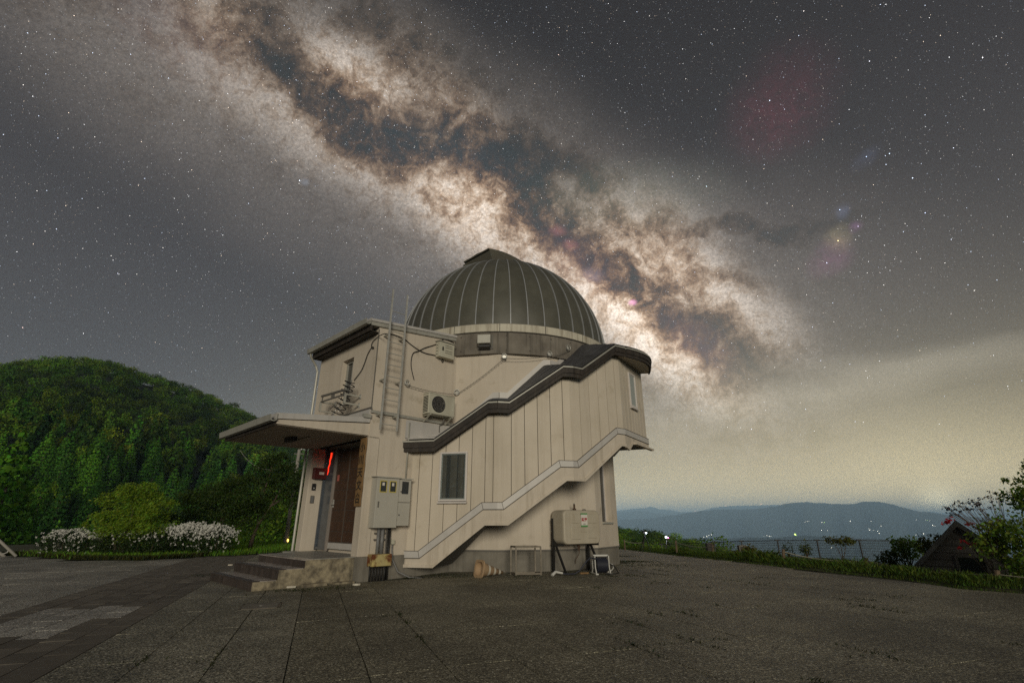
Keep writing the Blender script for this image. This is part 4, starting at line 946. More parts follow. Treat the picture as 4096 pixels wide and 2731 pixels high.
# control cabinet under the roof edge
cb0, cb1 = onS(*Z1(1255, 808), .20), onS(*Z1(1380, 980), .20); r0, r1 = lr(cb0), lr(cb1)
cab = thing('control_cabinet', 'small grey control cabinet with louvres under the roof edge beside the dome', 'cabinet', W((r0 + r1) / 2, -.1, 5.56))
b_ = part('casing', MB().box(W((r0 + r1) / 2, -.105, 5.56), r1 - r0, .19, .45, RV, LV), M['ac'], cab, bevel=.008)
part('lid', MB().prism([W(r0 - .03, 0, 6.03), W(r1 + .03, 0, 6.03), W(r1 + .03, -.235, 6.005), W(r0 - .03, -.235, 6.005)], (0, 0, .018)), M['trim'], cab)
part('handle', MB().box(W(r0 + .11, -.215, 5.75), .03, .03, .10, RV, LV), M['black'], cab)
for q in range(2):
    for w in range(2): part('louvre', MB().bar(W(r0 + .2, -.203, 5.70 + q * .16 + w * .06), W(r1 - .08, -.203, 5.70 + q * .16 + w * .06), .012, .01), M['soffit'], cab)
for w in range(4): part('louvre', MB().bar(W(r0 - .003, -.05, 5.64 + w * .09), W(r0 - .003, -.12, 5.64 + w * .09), .01, .012), M['soffit'], cab)
# black cables on the wall
def cable(name, pts, label, r=.011, plane=onS, off=.03, group=None, mt='rubber', crop_=Z1):
    P_ = [plane(*crop_(*p[:2]), p[2] if len(p) > 2 else off) for p in pts]
    # smooth (Catmull-Rom)
    out = []
    for i in range(len(P_) - 1):
        p0, p1, p2, p3 = P_[max(i - 1, 0)], P_[i], P_[i + 1], P_[min(i + 2, len(P_) - 1)]
        for q in range(6):
            t = q / 6; out.append(.5 * ((2 * p1) + (p2 - p0) * t + (2 * p0 - 5 * p1 + 4 * p2 - p3) * t * t + (3 * p1 - p0 - 3 * p2 + p3) * t ** 3))
    out.append(P_[-1]); return solo(name, MB().tube(out, r, 6), M[mt], label, 'cable', group, smooth=True)
cable('cable', [(760, 750), (830, 755), (930, 795), (1000, 850), (1070, 898), (1130, 925), (1200, 940), (1260, 960), (1275, 975), (1285, 995), (1275, 1003), (1268, 985)], 'black cable sagging from roof corner behind the ladder to the cabinet underside')
cable('cable', [(1380, 830), (1330, 808), (1285, 798), (1255, 825), (1200, 850), (1120, 875), (1060, 905), (1020, 918), (1003, 950), (995, 1010), (1000, 1070), (1022, 1160)], 'black cable from cabinet lid with loose end hanging down the side wall')
cable('cable', [(758, 748), (710, 770), (660, 810), (640, 850), (645, 878), (660, 876), (650, 865), (636, 880), (605, 935), (575, 1020), (545, 1085), (485, 1165)], 'black cable looping down the entrance front towards the coiled escape ladder', plane=onE, off=.03)
# wall chain with rings
def ring(mbx, c, axis, R, r):
    pr = [(R + r * math.cos(2 * math.pi * i / 8), r * math.sin(2 * math.pi * i / 8)) for i in range(8)]; return mbx.lathe(pr, c, axis, 16, closed=True)
hk = []
for (px, py, pl, lab) in [(60, 1135, 'S', 'steel ring bolt on the side wall beside the ladder'), (487, 1215, 'S2', 'steel eye plate at the corner of block and tower above the air conditioner'), (892, 908, 'B', 'steel ring below the concrete band, in mid-run of the wall chain'), (1280, 887, 'B', 'steel ring on the concrete band where the stair roof begins'), (1440, 836, 'B', 'steel ring high on the concrete band above the slates')]:
    x, y = Z3(px, py)
    if pl == 'S': p = onS(x, y, .06); n = -LV
    elif pl == 'S2': p = onF(-1, x, y, .05, RC); n = fax(-1)[0]
    else:
        r = ray(x, y); lo, hi = 8.0, 20.0; p = None
        for i in range(2000):
            d_ = lo + (hi - lo) * i / 2000; t = d_ / r.y; q = Vector((0, 0, HCAM)) + r * t
            if math.hypot(q.x - CX, q.y - CY) < 4.0: p = q; break
        n = (p - Vector((CX, CY, p.z))).normalized()
    hk.append(p + n * .03)
    th = thing('wall_ring', lab, 'wall ring', p, 'rings that carry the wall chain')
    part('plate', MB().box(p - n * .05 - Vector((0, 0, .05)), .10, .03, .10, n.cross(Vector((0, 0, 1))), n), M['galv'], th)
    part('ring', ring(MB(), p + n * .02, n + Vector((.25, 0, .1)), .075, .014), M['galv'], th, smooth=True)
def chain(pts, sag, label, off=0.0):
    mb = MB(); links = []
    for a, b in zip(pts, pts[1:]):
        n = max(3, int((b - a).length / .055))
        for i in range(n):
            t = i / n; links.append(a.lerp(b, t) - Vector((0, 0, sag * 4 * t * (1 - t))))
    links.append(pts[-1])
    for i, (a, b) in enumerate(zip(links, links[1:])):
        d = (b - a).normalized(); s_ = d.cross(Vector((0, 0, 1))).normalized() if i % 2 else d.cross(d.cross(Vector((0, 0, 1)))).normalized()
        e = (b - a) * .12; mb.tube([a - e, a.lerp(b, .3) + s_ * .014, a.lerp(b, .7) + s_ * .014, b + e, a.lerp(b, .7) - s_ * .014, a.lerp(b, .3) - s_ * .014, a - e], .0045, 4)
    return solo('wall_chain', mb, M['soffit'], label, 'chain')
chain([h - Vector((0, 0, .07)) for h in hk], .05, 'thin steel chain slung between rings across the tower wall')
# vent hood on the concrete band
vh = pol(-6.2, 3.93, 5.86); vn = (vh - Vector((CX, CY, vh.z))).normalized(); vt = Vector((-vn.y, vn.x, 0))
v_ = thing('vent_hood', 'square weathered metal vent hood on the stained concrete band', 'vent', vh)
part('hood', MB().prism([vh + vn * a + Vector((0, 0, b)) - vt * .19 for a, b in [(0, .08), (.26, .14), (.26, .40), (.02, .44), (0, .44)]], vt * .38), M['trim'], v_, bevel=.008)
part('backplate', MB().prism([vh + vt * a + Vector((0, 0, b)) for a, b in [(-.22, .03), (.24, .03), (.24, .46), (-.22, .46)]], vn * .012), M['soffit'], v_)
part('louvre_mouth', MB().prism([vh + vn * a + Vector((0, 0, b)) - vt * .16 for a, b in [(.01, .0), (.20, .05), (.20, .10), (.01, .06)]], vt * .32), M['black'], v_)
# electricity meter cabinet
me_ = thing('meter_cabinet', 'large grey electricity meter cabinet with yellow framed windows on the side wall', 'meter cabinet', W(.6, -.15, 1.05))
m1 = part('main_box', MB().box(W(.49, -.135, 1.05), .60, .26, 1.11, RV, LV), M['boxgrey'], me_, bevel=.008)
m2 = part('side_box', MB().box(W(.975, -.12, 1.09), .36, .22, 1.07, RV, LV), M['boxgrey'], me_, bevel=.008)
part('lid', MB().prism([W(.16, 0, 2.185), W(.82, 0, 2.185), W(.82, -.30, 2.165), W(.16, -.30, 2.165)], (0, 0, .025)), M['boxgrey'], m1)
part('lid', MB().prism([W(.825, 0, 2.175), W(1.19, 0, 2.175), W(1.19, -.27, 2.155), W(.825, -.27, 2.155)], (0, 0, .025)), M['boxgrey'], m2)
part('door_seam', MB().bar(W(.80, -.232, 1.62), W(1.15, -.232, 1.62), .01, .012), M['backing'], m2)
def mwin(pA, pB, off, frame, par):
    a, b = onS(*Z9(*pA), off), onS(*Z9(*pB), off); ra, rb_ = lr(a), lr(b); za, zb_ = a.z, b.z
    o = part('meter_window', MB().prism([W(ra, -off, za), W(rb_, -off, za), W(rb_, -off, zb_), W(ra, -off, zb_)], -LV * .006), M[frame], par)
    e = .022 if frame == 'yellow' else .006
    part('pane', MB().prism([W(ra + e, -off - .007, za - e), W(rb_ - e, -off - .007, za - e), W(rb_ - e, -off - .007, zb_ + e), W(ra + e, -off - .007, zb_ + e)], -LV * .002), M['glassdark'], o)
    return o
for pa, pb in (((925, 497), (985, 620)), ((1020, 503), (1080, 622))):
    o = mwin(pa, pb, .267, 'yellow', m1); p = onS(*Z9(pa[0] + 32, pa[1] + 40), .278)
    part('dial', MB().box(p - Vector((0, 0, .03)), .06, .004, .07, RV, LV), M['paper'], o)
mwin((1145, 510), (1200, 635), .232, 'black', m2)
for pp, of, pr_ in (((905, 715), .268, m1), ((1130, 610), .234, m2), ((1108, 842), .234, m2)):
    p = onS(*Z9(*pp), of); part('lock', MB().lathe([(.018, 0), (.018, .012), (0, .014)], p, -LV, 10), M['soffit'], pr_)
p = onS(*Z9(905, 720), .28); part('handle', MB().bar(p + Vector((0, 0, .03)), p - Vector((0, 0, .10)), .022, .02, LV), M['soffit'], m1)
cd = thing('conduit_bundle', 'grey and black conduit pipes running from the meter cabinet down to the ground', 'pipes', W(.6, -.1, -.07))
for rr, ra, mt, zt, zb_ in ((.44, .038, 'pipe', 1.06, .46), (.545, .042, 'pipe', 1.06, .46), (.70, .018, 'rubber', 1.06, -.06), (.745, .022, 'rubber', 1.06, -.06), (.655, .016, 'soffit', 1.06, -.06)):
    part('pipe', MB().tube([W(rr, -.09, zt), W(rr, -.09, zb_)], ra, 10), M[mt], cd, smooth=True)
for zc_ in (.78, .92): part('clamp', MB().box(W(.50, -.06, zc_), .30, .04, .03, RV, LV), M['soffit'], cd)
for i in range(6): part('pipe', MB().tube([W(.27 + i * .075, -.14, .26), W(.27 + i * .075, -.15, -.07)], .022, 8), M['rubber'], cd, smooth=True)
pb = thing('pull_box', 'small yellow junction box covered with rust below the meter cabinet', 'junction box', W(.49, -.16, .23))
part('casing', MB().box(W(.50, -.13, .24), .49, .24, .25, RV, LV), M['rusty'], pb, bevel=.008)
part('cover', MB().box(W(.50, -.253, .25), .475, .008, .23, RV, LV), M['rusty'], pb)
so_ = thing('outdoor_socket', 'small cream weatherproof socket with hanging grey cord beside black pipes', 'socket', W(.86, -.05, .66))
part('casing', MB().box(W(.86, -.05, .68), .08, .08, .11, RV, LV), M['ac'], so_, bevel=.012)
c0 = [W(.85, -.06, .68), W(.84, -.08, .55), W(.85, -.12, .35), W(.95, -.22, .10), W(1.15, -.40, -.02), W(1.4, -.55, -.045)]
part('cord', MB().tube(c0, .016, 8), M['pipe'], so_, smooth=True)
solo('conduit', MB().tube([W(1.10, -.04, 3.6), W(1.10, -.04, 2.2)], .022, 8), M['trim'], 'thin vertical conduit from the wall flashing down to the meter cabinet', 'conduit', smooth=True)
# name board by the door
sb = [onE(*Z9(*p), .05) for p in [(760, 72), (818, 78), (742, 765), (665, 765)]]
u0, u1 = sb[0].lerp(sb[1], .5), sb[2].lerp(sb[3], .5)
nb_ = thing('name_board', 'tall weathered wooden name board with black brushed characters on the door pier', 'sign', u1)
sl_ = .135; ztop, zbot = 3.10, 1.52; lc = .16
pts = []
for i in range(13):
    t = i / 12; pts.append((lc + .135 + .012 * math.sin(i * 2.1), zbot + (ztop - zbot) * t))
for i in range(13):
    t = 1 - i / 12; pts.append((lc - .135 + .014 * math.sin(i * 1.7 + 2), zbot + (ztop - zbot) * t))
bo = part('board', MB().prism([W(-.015, l, z) for l, z in pts], -RV * .035), M['plank'], nb_, bevel=.004)
for i, ch in enumerate('小川天文台'):
    zc_ = 2.86 - i * .295
    part('character', text_mesh(ch, .24, M['ink'], 'character', lambda x, y, z, zc_=zc_: W(-.052 - z, lc - x, zc_ + y), .002, .004), M['ink'], bo)
# porch fittings
mbx = thing('mailbox', 'dark red mailbox with white label on the porch side wall', 'mailbox', W(.28, 3.0, 2.3))
part('box', MB().box(W(.26, 3.0, 2.30), .40, .14, .30, RV, LV), M['mailbox'], mbx, bevel=.01)
part('name_label', MB().box(W(.27, 2.927, 2.42), .14, .004, .07, RV, LV), M['paper'], mbx)
itc = thing('intercom', 'black door intercom below the mailbox', 'intercom', W(.12, 3.06, 2.0)); part('plate', MB().box(W(.15, 3.06, 2.0), .10, .04, .18, RV, LV), M['black'], itc, bevel=.005); part('button', MB().box(W(.15, 3.037, 2.04), .03, .008, .03, RV, LV), M['flash'], itc)
kp = thing('key_box', 'small grey wall plate below the intercom', 'wall plate', W(.12, 3.06, 1.65)); part('plate', MB().box(W(.15, 3.065, 1.66), .10, .03, .20, RV, LV), M['soffit'], kp, bevel=.005); part('cover', MB().box(W(.15, 3.048, 1.68), .07, .006, .15, RV, LV), M['pipe'], kp)
rl_ = thing('red_reflection', 'glowing red streak that imitates a lamp reflection in the glass beside the door', 'lamp', W(.41, 2.8, 2.4))
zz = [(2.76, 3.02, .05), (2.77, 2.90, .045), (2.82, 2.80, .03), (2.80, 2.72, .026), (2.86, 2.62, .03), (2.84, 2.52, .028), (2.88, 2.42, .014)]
mb = MB(); mb.tube([W(.415, l, z) for l, z, w in zz], [w * .55 for l, z, w in zz], 6); part('reflection_streak', mb, M['redreflection'], rl_, smooth=True)  # glowing tube added where the glass mirrors a red lamp
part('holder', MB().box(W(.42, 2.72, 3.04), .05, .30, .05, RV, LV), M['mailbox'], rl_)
# rail at the landing window and the coiled escape ladder
wr = thing('window_rail', 'aluminium guard rail on brackets in front of the upper entrance window', 'guard rail', W(-.5, 2.1, 4.1))
OFF = .42
ra0, ra1 = onE(*Z1(195, 1310), OFF), onE(*Z1(405, 1250), OFF); rb0, rb1 = onE(*Z1(188, 1360), OFF), onE(*Z1(408, 1290), OFF); rc0, rc1 = onE(*Z1(175, 1440), OFF), onE(*Z1(395, 1368), OFF)
for a, b, w in ((ra0, ra1, .05), (rb0, rb1, .035)): part('top_rail', MB().bar(a, b, w, w), M['soffit'], wr, bevel=.004)
for a, b in ((rb0, rc0), (rb1, rc1)): part('upright', MB().bar(a, b, .04, .05, RV), M['trim'], wr)
for t in (.05, .45, .5, .55, .95): part('baluster', MB().bar(ra0.lerp(ra1, t), rb0.lerp(rb1, t), .025, .025, RV), M['soffit'], wr)
for p in (rb0, rb1, rc0, rc1):
    part('bracket_arm', MB().bar(p, p + RV * OFF, .035, .04), M['trim'], wr); part('bracket_plate', MB().box(p + RV * (OFF - .01) - Vector((0, 0, .06)), .015, .09, .12, RV, LV), M['galv'], wr)
el = thing('escape_ladder', 'black coiled rope escape ladder with white spacers hanging below the upper window', 'escape ladder', W(-.2, 1.6, 3.6))
cen = [onE(*Z1(*p), .30) for p in [(455, 1175), (430, 1230), (412, 1290), (392, 1350), (362, 1410), (325, 1468)]]
mb = []; n_ = 15; zig = []
for i in range(n_ * 8 + 1):
    t = i / (n_ * 8) * (len(cen) - 1); k = min(int(t), len(cen) - 2); c_ = cen[k].lerp(cen[k + 1], t - k); ph = i / 8 * math.pi
    zig.append(c_ - LV * (.24 * math.tanh(2.2 * math.cos(ph))) - Vector((0, 0, .10 * math.tanh(2.2 * math.cos(ph)))) - RV * (.06 * math.sin(ph)))
part('rungs', MB().tube(zig, .013, 6), M['rubber'], el, smooth=True)
for dl in (-.12, .13):
    part('side_rope', MB().tube([c_ - LV * dl - RV * .03 for c_ in cen], .010, 6), M['pipe'], el)
    for q in range(6):
        t = (.58 + .07 * q) * (len(cen) - 1); k = min(int(t), len(cen) - 2); c_ = cen[k].lerp(cen[k + 1], t - k); c2 = cen[k].lerp(cen[k + 1], min(1, t - k + .2)); part('spacer', MB().tube([c_ - LV * dl - RV * .03, c2 - LV * dl - RV * .03], .02, 8), M['paper'], el, smooth=True)

# ------------------------------------------------------------------ things standing by the tower
# oil tank
TO = .62
ta, tb = onF(1, *Z4(1372, 1060), TO, RC), onF(1, *Z4(1676, 1060), TO, RC); n1, t1 = fax(1)
def sOf(p): return (p - Fp(1, 0, 0, 0, RC)).dot(t1)
s0, s1 = sOf(ta), sOf(tb); zt0, zt1 = onF(1, *Z4(1500, 1205), TO, RC).z, onF(1, *Z4(1500, 918), TO, RC).z
tk = thing('oil_tank', 'beige rectangular oil tank on black legs with a red no-smoking notice', 'oil tank', Fp(1, (s0 + s1) / 2, .4, 0, RC))
tm = MB(); sm = (s0 + s1) / 2; hw, hh, zc_ = (s1 - s0) / 2, (zt1 - zt0) / 2, (zt0 + zt1) / 2
def rrect(w, h, r, n=5):
    out = []
    for cx_, cy_, a0 in ((w - r, h - r, 0), (-w + r, h - r, 90), (-w + r, -h + r, 180), (w - r, -h + r, 270)):
        for i in range(n + 1): a = R_(a0 + 90 * i / n); out.append((cx_ + r * math.cos(a), cy_ + r * math.sin(a)))
    return out
prof_ = [(.06, .92), (.10, .98), (.16, 1.0), (.54, 1.0), (.59, .985), (TO, .93)]; rings = []
for d_, k in prof_: rings.append([Fp(1, sm + x, d_, zc_ + y, RC) for x, y in rrect(hw * k, hh * k, .13)])
nn = len(rings[0]); tm.add([p for r in rings for p in r], [(i * nn + j, i * nn + (j + 1) % nn, (i + 1) * nn + (j + 1) % nn, (i + 1) * nn + j) for i in range(len(rings) - 1) for j in range(nn)] + [tuple(range(nn))[::-1], tuple((len(rings) - 1) * nn + j for j in range(nn))])
tko = part('tank_body', tm, M['tank'], tk, smooth=True)
for m_ in [tko.modifiers.new('n', 'WEIGHTED_NORMAL')]: m_.keep_sharp = True
for (x0, x1, y0, y1) in [(-.62, -.12, .22, .78), (.28, .82, .22, .78), (-.62, -.12, -.72, .02), (.26, .82, -.66, .02), (-.12, .26, -.30, -.02)]:
    mb = MB(); pts = rrect((x1 - x0) / 2 * hw, (y1 - y0) / 2 * hh, .035, 3); cx_, cy_ = (x0 + x1) / 2 * hw, (y0 + y1) / 2 * hh
    v0 = [Fp(1, sm + cx_ + x, TO - .002, zc_ + cy_ + y, RC) for x, y in pts]; v1 = [Fp(1, sm + cx_ + x * .93, TO + .014, zc_ + cy_ + y * .93, RC) for x, y in pts]; n3 = len(pts)
    mb.add(v0 + v1, [(j, (j + 1) % n3, n3 + (j + 1) % n3, n3 + j) for j in range(n3)] + [tuple(range(n3, 2 * n3))]); part('pressed_panel', mb, M['tank'], tko)
nx, nz = sm + .08 * hw, zc_ + .42 * hh
nt2 = part('notice', MB().prism([Fp(1, nx + a, TO + .016, nz + b, RC) for a, b in [(-.105, -.13), (.105, -.13), (.105, .13), (-.105, .13)]], n1 * .003), M['paper'], tko)
for b0, b1 in ((.13, .165), (-.17, -.13)): part('green_strip', MB().prism([Fp(1, nx + a, TO + .016, nz + b, RC) for a, b in [(-.115, b0), (.115, b0), (.115, b1), (-.115, b1)]], n1 * .004), M['green'], nt2)
part('lettering', text_mesh('禁煙', .095, M['redink'], 'lettering', lambda x, y, z: Fp(1, nx + x, TO + .021 + z, nz + .0 + y, RC), .001, .003), M['redink'], nt2)
part('small_print', MB().prism([Fp(1, nx + a, TO + .020, nz + b, RC) for a, b in [(-.04, -.105), (.04, -.105), (.04, -.09), (-.04, -.09)]], n1 * .002), M['soffit'], nt2)
part('filler_cap', MB().lathe([(.05, 0), (.05, .05), (.025, .06), (.025, .17), (.0, .175)], Fp(1, sm + .0 * hw, .32, zt1 - .01, RC), seg=12), M['rust'], tk)
part('vent_pipe', MB().lathe([(.022, .05), (.022, .19), (.0, .195)], Fp(1, sm + .0 * hw, .321, zt1 - .01, RC), seg=10), M['galv'], tk)
part('gauge', MB().lathe([(.055, 0), (.055, .035), (.0, .05)], Fp(1, sm + .55 * hw, .32, zt1 - .012, RC), seg=12), M['soffit'], tk)
for sx_ in (s0 + .0, s1 - .06):
    part('leg', MB().bar(Fp(1, sx_, .16, -.02, RC), Fp(1, sx_, .16, zt1 - .2 if sx_ < sm else zt0 + .05, RC), .055, .055, t1), M['steelblk'], tk)
    part('leg', MB().bar(Fp(1, sx_ + .02, .62, -.02, RC), Fp(1, sx_, .18, zt0 + .12, RC), .045, .045, t1), M['steelblk'], tk)
    part('bearer', MB().bar(Fp(1, sx_, .1, zt0 - .01, RC), Fp(1, sx_, .56, zt0 - .01, RC), .05, .05), M['steelblk'], tk)
part('drain_valve', MB().lathe([(.035, 0), (.035, -.08), (.02, -.09), (.03, -.12), (.025, -.17), (0, -.175)], Fp(1, sm + .05, .36, zt0 + .01, RC), seg=10), M['rust'], tk)
part('fuel_line', MB().tube([Fp(1, sm + .07, .36, zt0 - .12, RC), Fp(1, sm + .16, .3, zt0 - .06, RC), Fp(1, sm + .2, .2, zt0 - .25, RC), Fp(1, sm + .17, .1, .25, RC), Fp(1, sm + .2, .04, .15, RC)], .009, 6), M['rust'], tk)
# traffic cone lying on its side
cb_ = gpix(*Z4(632, 1487)); ax_ = Vector((.80, .58, 0)).normalized(); tip = Vector((0, 0, 0))
ra_ = .165; axis = (ax_ * .68 + Vector((0, 0, .028 - ra_ + .02))).normalized(); c0 = Vector((cb_.x + .06, cb_.y + .10, gz(cb_.x, cb_.y) + ra_ + .02))
co_ = thing('traffic_cone', 'faded orange traffic cone with white bands lying on its side by the foundation', 'traffic cone', (c0.x, c0.y, 0))
cn = lambda t: ra_ - (ra_ - .028) * t
part('cone_body', MB().lathe([(cn(0) - .012, .02), (cn(.95) - .01, .64), (0, .66), (0, .68), (cn(1), .68), (cn(.0), .02)], c0, axis, 28), M['cone'], co_, smooth=True)
for t in (.30, .55, .78): part('white_band', MB().lathe([(cn(t) + .003, .68 * t), (cn(t + .085) + .003, .68 * (t + .085))], c0, axis, 28), M['conewhite'], co_, smooth=True)
side = axis.cross(Vector((0, 0, 1))).normalized(); upv = side.cross(axis).normalized()
mb = MB(); sq = rrect(.19, .19, .09, 4); nsq = len(sq)
ho = [(ra_ * .98 * math.cos(math.atan2(y, x)), ra_ * .98 * math.sin(math.atan2(y, x))) for x, y in sq]
lay = []
for pts, dd_ in ((sq, 0), (sq, .028), (ho, .028), (ho, 0)): lay.append([c0 + side * x + upv * y + axis * dd_ for x, y in pts])
mb.add([p for l in lay for p in l], [(a * nsq + j, a * nsq + (j + 1) % nsq, ((a + 1) % 4) * nsq + (j + 1) % nsq, ((a + 1) % 4) * nsq + j) for a in range(4) for j in range(nsq)])
part('base_plate', mb, M['cone'], co_)
# steel rack frame
f0 = gpix(*Z4(970, 1467)); f1 = gpix(*Z4(1180, 1465)); d_ = (f1 - f0); d_.z = 0; w_ = d_.length; d_.normalize(); e_ = Vector((-d_.y, d_.x, 0)); e_ = (e_ + d_ * -.28).normalized()
rk = thing('rack_frame', 'empty rectangular steel angle frame standing against the foundation', 'frame', f0)
hR = .62; cs = [f0, f1, f1 + e_ * .34, f0 + e_ * .34]; cs = [Vector((c.x, c.y, 0)) for c in cs]
for c in cs: part('upright', MB().bar(c, c + Vector((0, 0, hR)), .035, .035, d_), M['rack'], rk)
for z in (.04, hR):
    for a, b in zip(cs, cs[1:] + cs[:1]): part('cross_bar', MB().bar(a + Vector((0, 0, z)), b + Vector((0, 0, z)), .03, .035), M['rack'], rk)
# hose reel
h0 = gpix(*Z10(950, 1450)); h0.z = 0
hr = thing('hose_reel', 'white framed hose reel with dark blue hose beside the oil tank', 'hose reel', h0)
hx = Vector((.98, .18, 0)).normalized(); hy = Vector((-hx.y, hx.x, 0))
def hp(x, y, z): return h0 + hx * x + hy * y + Vector((0, 0, z))
part('spool', MB().lathe([(.03, -.15), (.13, -.15), (.13, .15), (.03, .15)], hp(0, .02, .20), hx, 24), M['black'], hr)
cw_ = []; 
for layer, R1 in enumerate((.145, .165)):
    for i in range(12 * 16): a = 2 * math.pi * i / 16; cw_.append(hp((-.135 + .27 * i / (12 * 16)) * (1 if layer == 0 else -1), .02 + R1 * math.cos(a), .20 + R1 * math.sin(a)))
part('hose_coil', MB().tube(cw_, .012, 5), M['hose'], hr, smooth=True)
for sx_ in (-1, 1):
    part('side_frame', MB().prism([hp(sx_ * .165, -.16, .02), hp(sx_ * .165, -.10, .02), hp(sx_ * .165, -.05, .12), hp(sx_ * .165, -.05, .36), hp(sx_ * .165, .09, .36), hp(sx_ * .165, .09, .12), hp(sx_ * .165, .15, .02), hp(sx_ * .165, .20, .02), hp(sx_ * .165, .13, .16), hp(sx_ * .165, .13, .41), hp(sx_ * .165, -.09, .41), hp(sx_ * .165, -.09, .16)], hx * .02 * sx_), M['white'], hr)
    part('foot', MB().box(hp(sx_ * .18, -.02, 0), .07, .40, .03, hx, hy), M['white'], hr, bevel=.008)
part('top_handle', MB().bar(hp(-.19, .02, .41), hp(.19, .02, .41), .06, .04), M['white'], hr, bevel=.008)
part('loose_hose', MB().tube([hp(-.15, -.1, .34), hp(-.30, -.1, .37), hp(-.42, -.12, .28), hp(-.58, -.14, .10), hp(-.72, -.16, .03), hp(-.95, -.16, .03), hp(-1.05, -.18, .05)], .017, 8), M['hose'], hr, smooth=True)
part('spray_nozzle', MB().tube([hp(-1.02, -.18, .05), hp(-1.18, -.19, .08), hp(-1.2, -.2, .08), hp(-1.30, -.26, .015)], [.022, .026, .03, .036], 8), M['white'], hr)
part('supply_hose', MB().tube([hp(.17, 0, .22), hp(.30, -.1, .18), hp(.36, -.2, .03), hp(.20, -.24, .02), hp(.05, -.22, .02)], .013, 8), M['rubber'], hr, smooth=True)
solo('water_pipe', MB().tube([hp(.25, .2, .02), hp(.50, .6, .03), hp(.62, .8, .06), hp(.66, .95, .13), hp(.60, 1.05, .16)], .016, 8), M['white'], 'bent white water pipe at the foot of the tower corner', 'pipe', smooth=True)
solo('wood_offcut', MB().bar(hp(-.52, .05, .02), hp(-.30, .10, .02), .05, .035), M['plank'], 'short pale wooden offcut lying between hose and reel', 'wood')
# inspection cover in the paving
hc = [gpix(*crop(0, 2150, .7653)(*p)) for p in [(1270, 355), (1420, 340), (1460, 358), (1300, 378)]]
cc = sum(hc, Vector()) / 4; cc.z = gz(cc.x, cc.y)
ic = thing('inspection_cover', 'square concrete inspection cover set in the paving before the steps', 'cover', cc)
part('cover_plate', MB().box(cc + Vector((0, 0, .002)), .50, .50, .008, BX, AX), M['concrete'], ic, bevel=.003)
part('lifting_hole', MB().lathe([(.03, 0), (.03, .002), (0, .002)], cc + Vector((0, 0, .010)), seg=12), M['galv'], ic)
mb = MB()
for (sx_, sy_) in ((.27, 0), (-.27, 0), (0, .27), (0, -.27)): mb.box(cc + BX * sx_ + AX * sy_ + Vector((0, 0, .001)), .04 if sx_ else .58, .04 if sy_ else .58, .006, BX, AX)
part('cover_rim', mb, M['rack'], ic)
for (pt, lab, s_) in [((1085, 1376), 'flat white stone chip on the paving near the door pier', .09), ((625, 1393), 'rough white stone lying at the foot of the cheek wall', .10), ((850, 1352), 'pale flat stone against the base of the cheek wall', .08), ((212, 1238), 'white stone chip behind the lowest step', .07)]:
    p = gpix(*Z2(*pt)); mb = MB(); rg = random.Random(int(pt[0])); ptsr = [(s_ * rg.uniform(.7, 1.2) * math.cos(a * .9), s_ * .7 * rg.uniform(.6, 1.2) * math.sin(a * .9)) for a in range(7)]
    mb.prism([p + Vector((x, y, 0)) for x, y in ptsr], (.01, 0, .035)); solo('stone_chip', mb, M['conewhite'], lab, 'stone', bevel=.006)

# ------------------------------------------------------------------ lights of the villages on the far slopes (placed where the line of sight meets the mountain)
bpy.context.view_layer.update(); DG = bpy.context.evaluated_depsgraph_get()
VL = [(x, y, 'village') for x, y in [(1137, 328), (1150, 325), (1160, 325), (1230, 330), (1388, 324), (1504, 324), (1490, 365), (1496, 372), (1515, 373), (1540, 378), (1548, 390), (1560, 351), (1228, 373), (1262, 376), (575, 412), (592, 408), (605, 402), (618, 398), (908, 406), (925, 404), (940, 406), (948, 405), (1283, 470), (1755, 317), (1805, 315), (1830, 322), (1845, 346), (1856, 350), (1752, 400), (1795, 393)]]
VL += [(1082, 397, 'villageg'), (1245, 331, 'villageg'), (1815, 316, 'villageg')] + [(x, y, 'villageo') for x, y in [(528, 266), (698, 241), (893, 230), (92, 292)]]
LBL = {'village': ('white village light shining on the far mountain slope', 'village lights'), 'villageg': ('yellow-green lamp shining in the hazy valley', 'green valley lamps'), 'villageo': ('small orange light on the skyline of the far mountains', 'ridge lights')}
o0 = Vector((0, 0, HCAM)); sun_off = suno
for i, (x, y, k) in enumerate(VL):
    d = ray(*Z6(x, y)).normalized(); st = o0 + d * 1500
    hit, loc, nor, idx, ob, mx_ = sc.ray_cast(DG, st, d, distance=60000)
    p = loc - d * 60 if hit else o0 + d * 7900
    rr = (p - o0).length * (.00032 if k != 'villageg' or i != 30 else .0011) * rnd.uniform(.6, 1.25)
    mb = MB().sphere(p, rr, 8); mb.sphere(p + Vector((rr * 1.2, 0, -rr * .9)), rr * .55, 6)
    solo('village_light', mb, M[k], LBL[k][0], 'light', LBL[k][1])

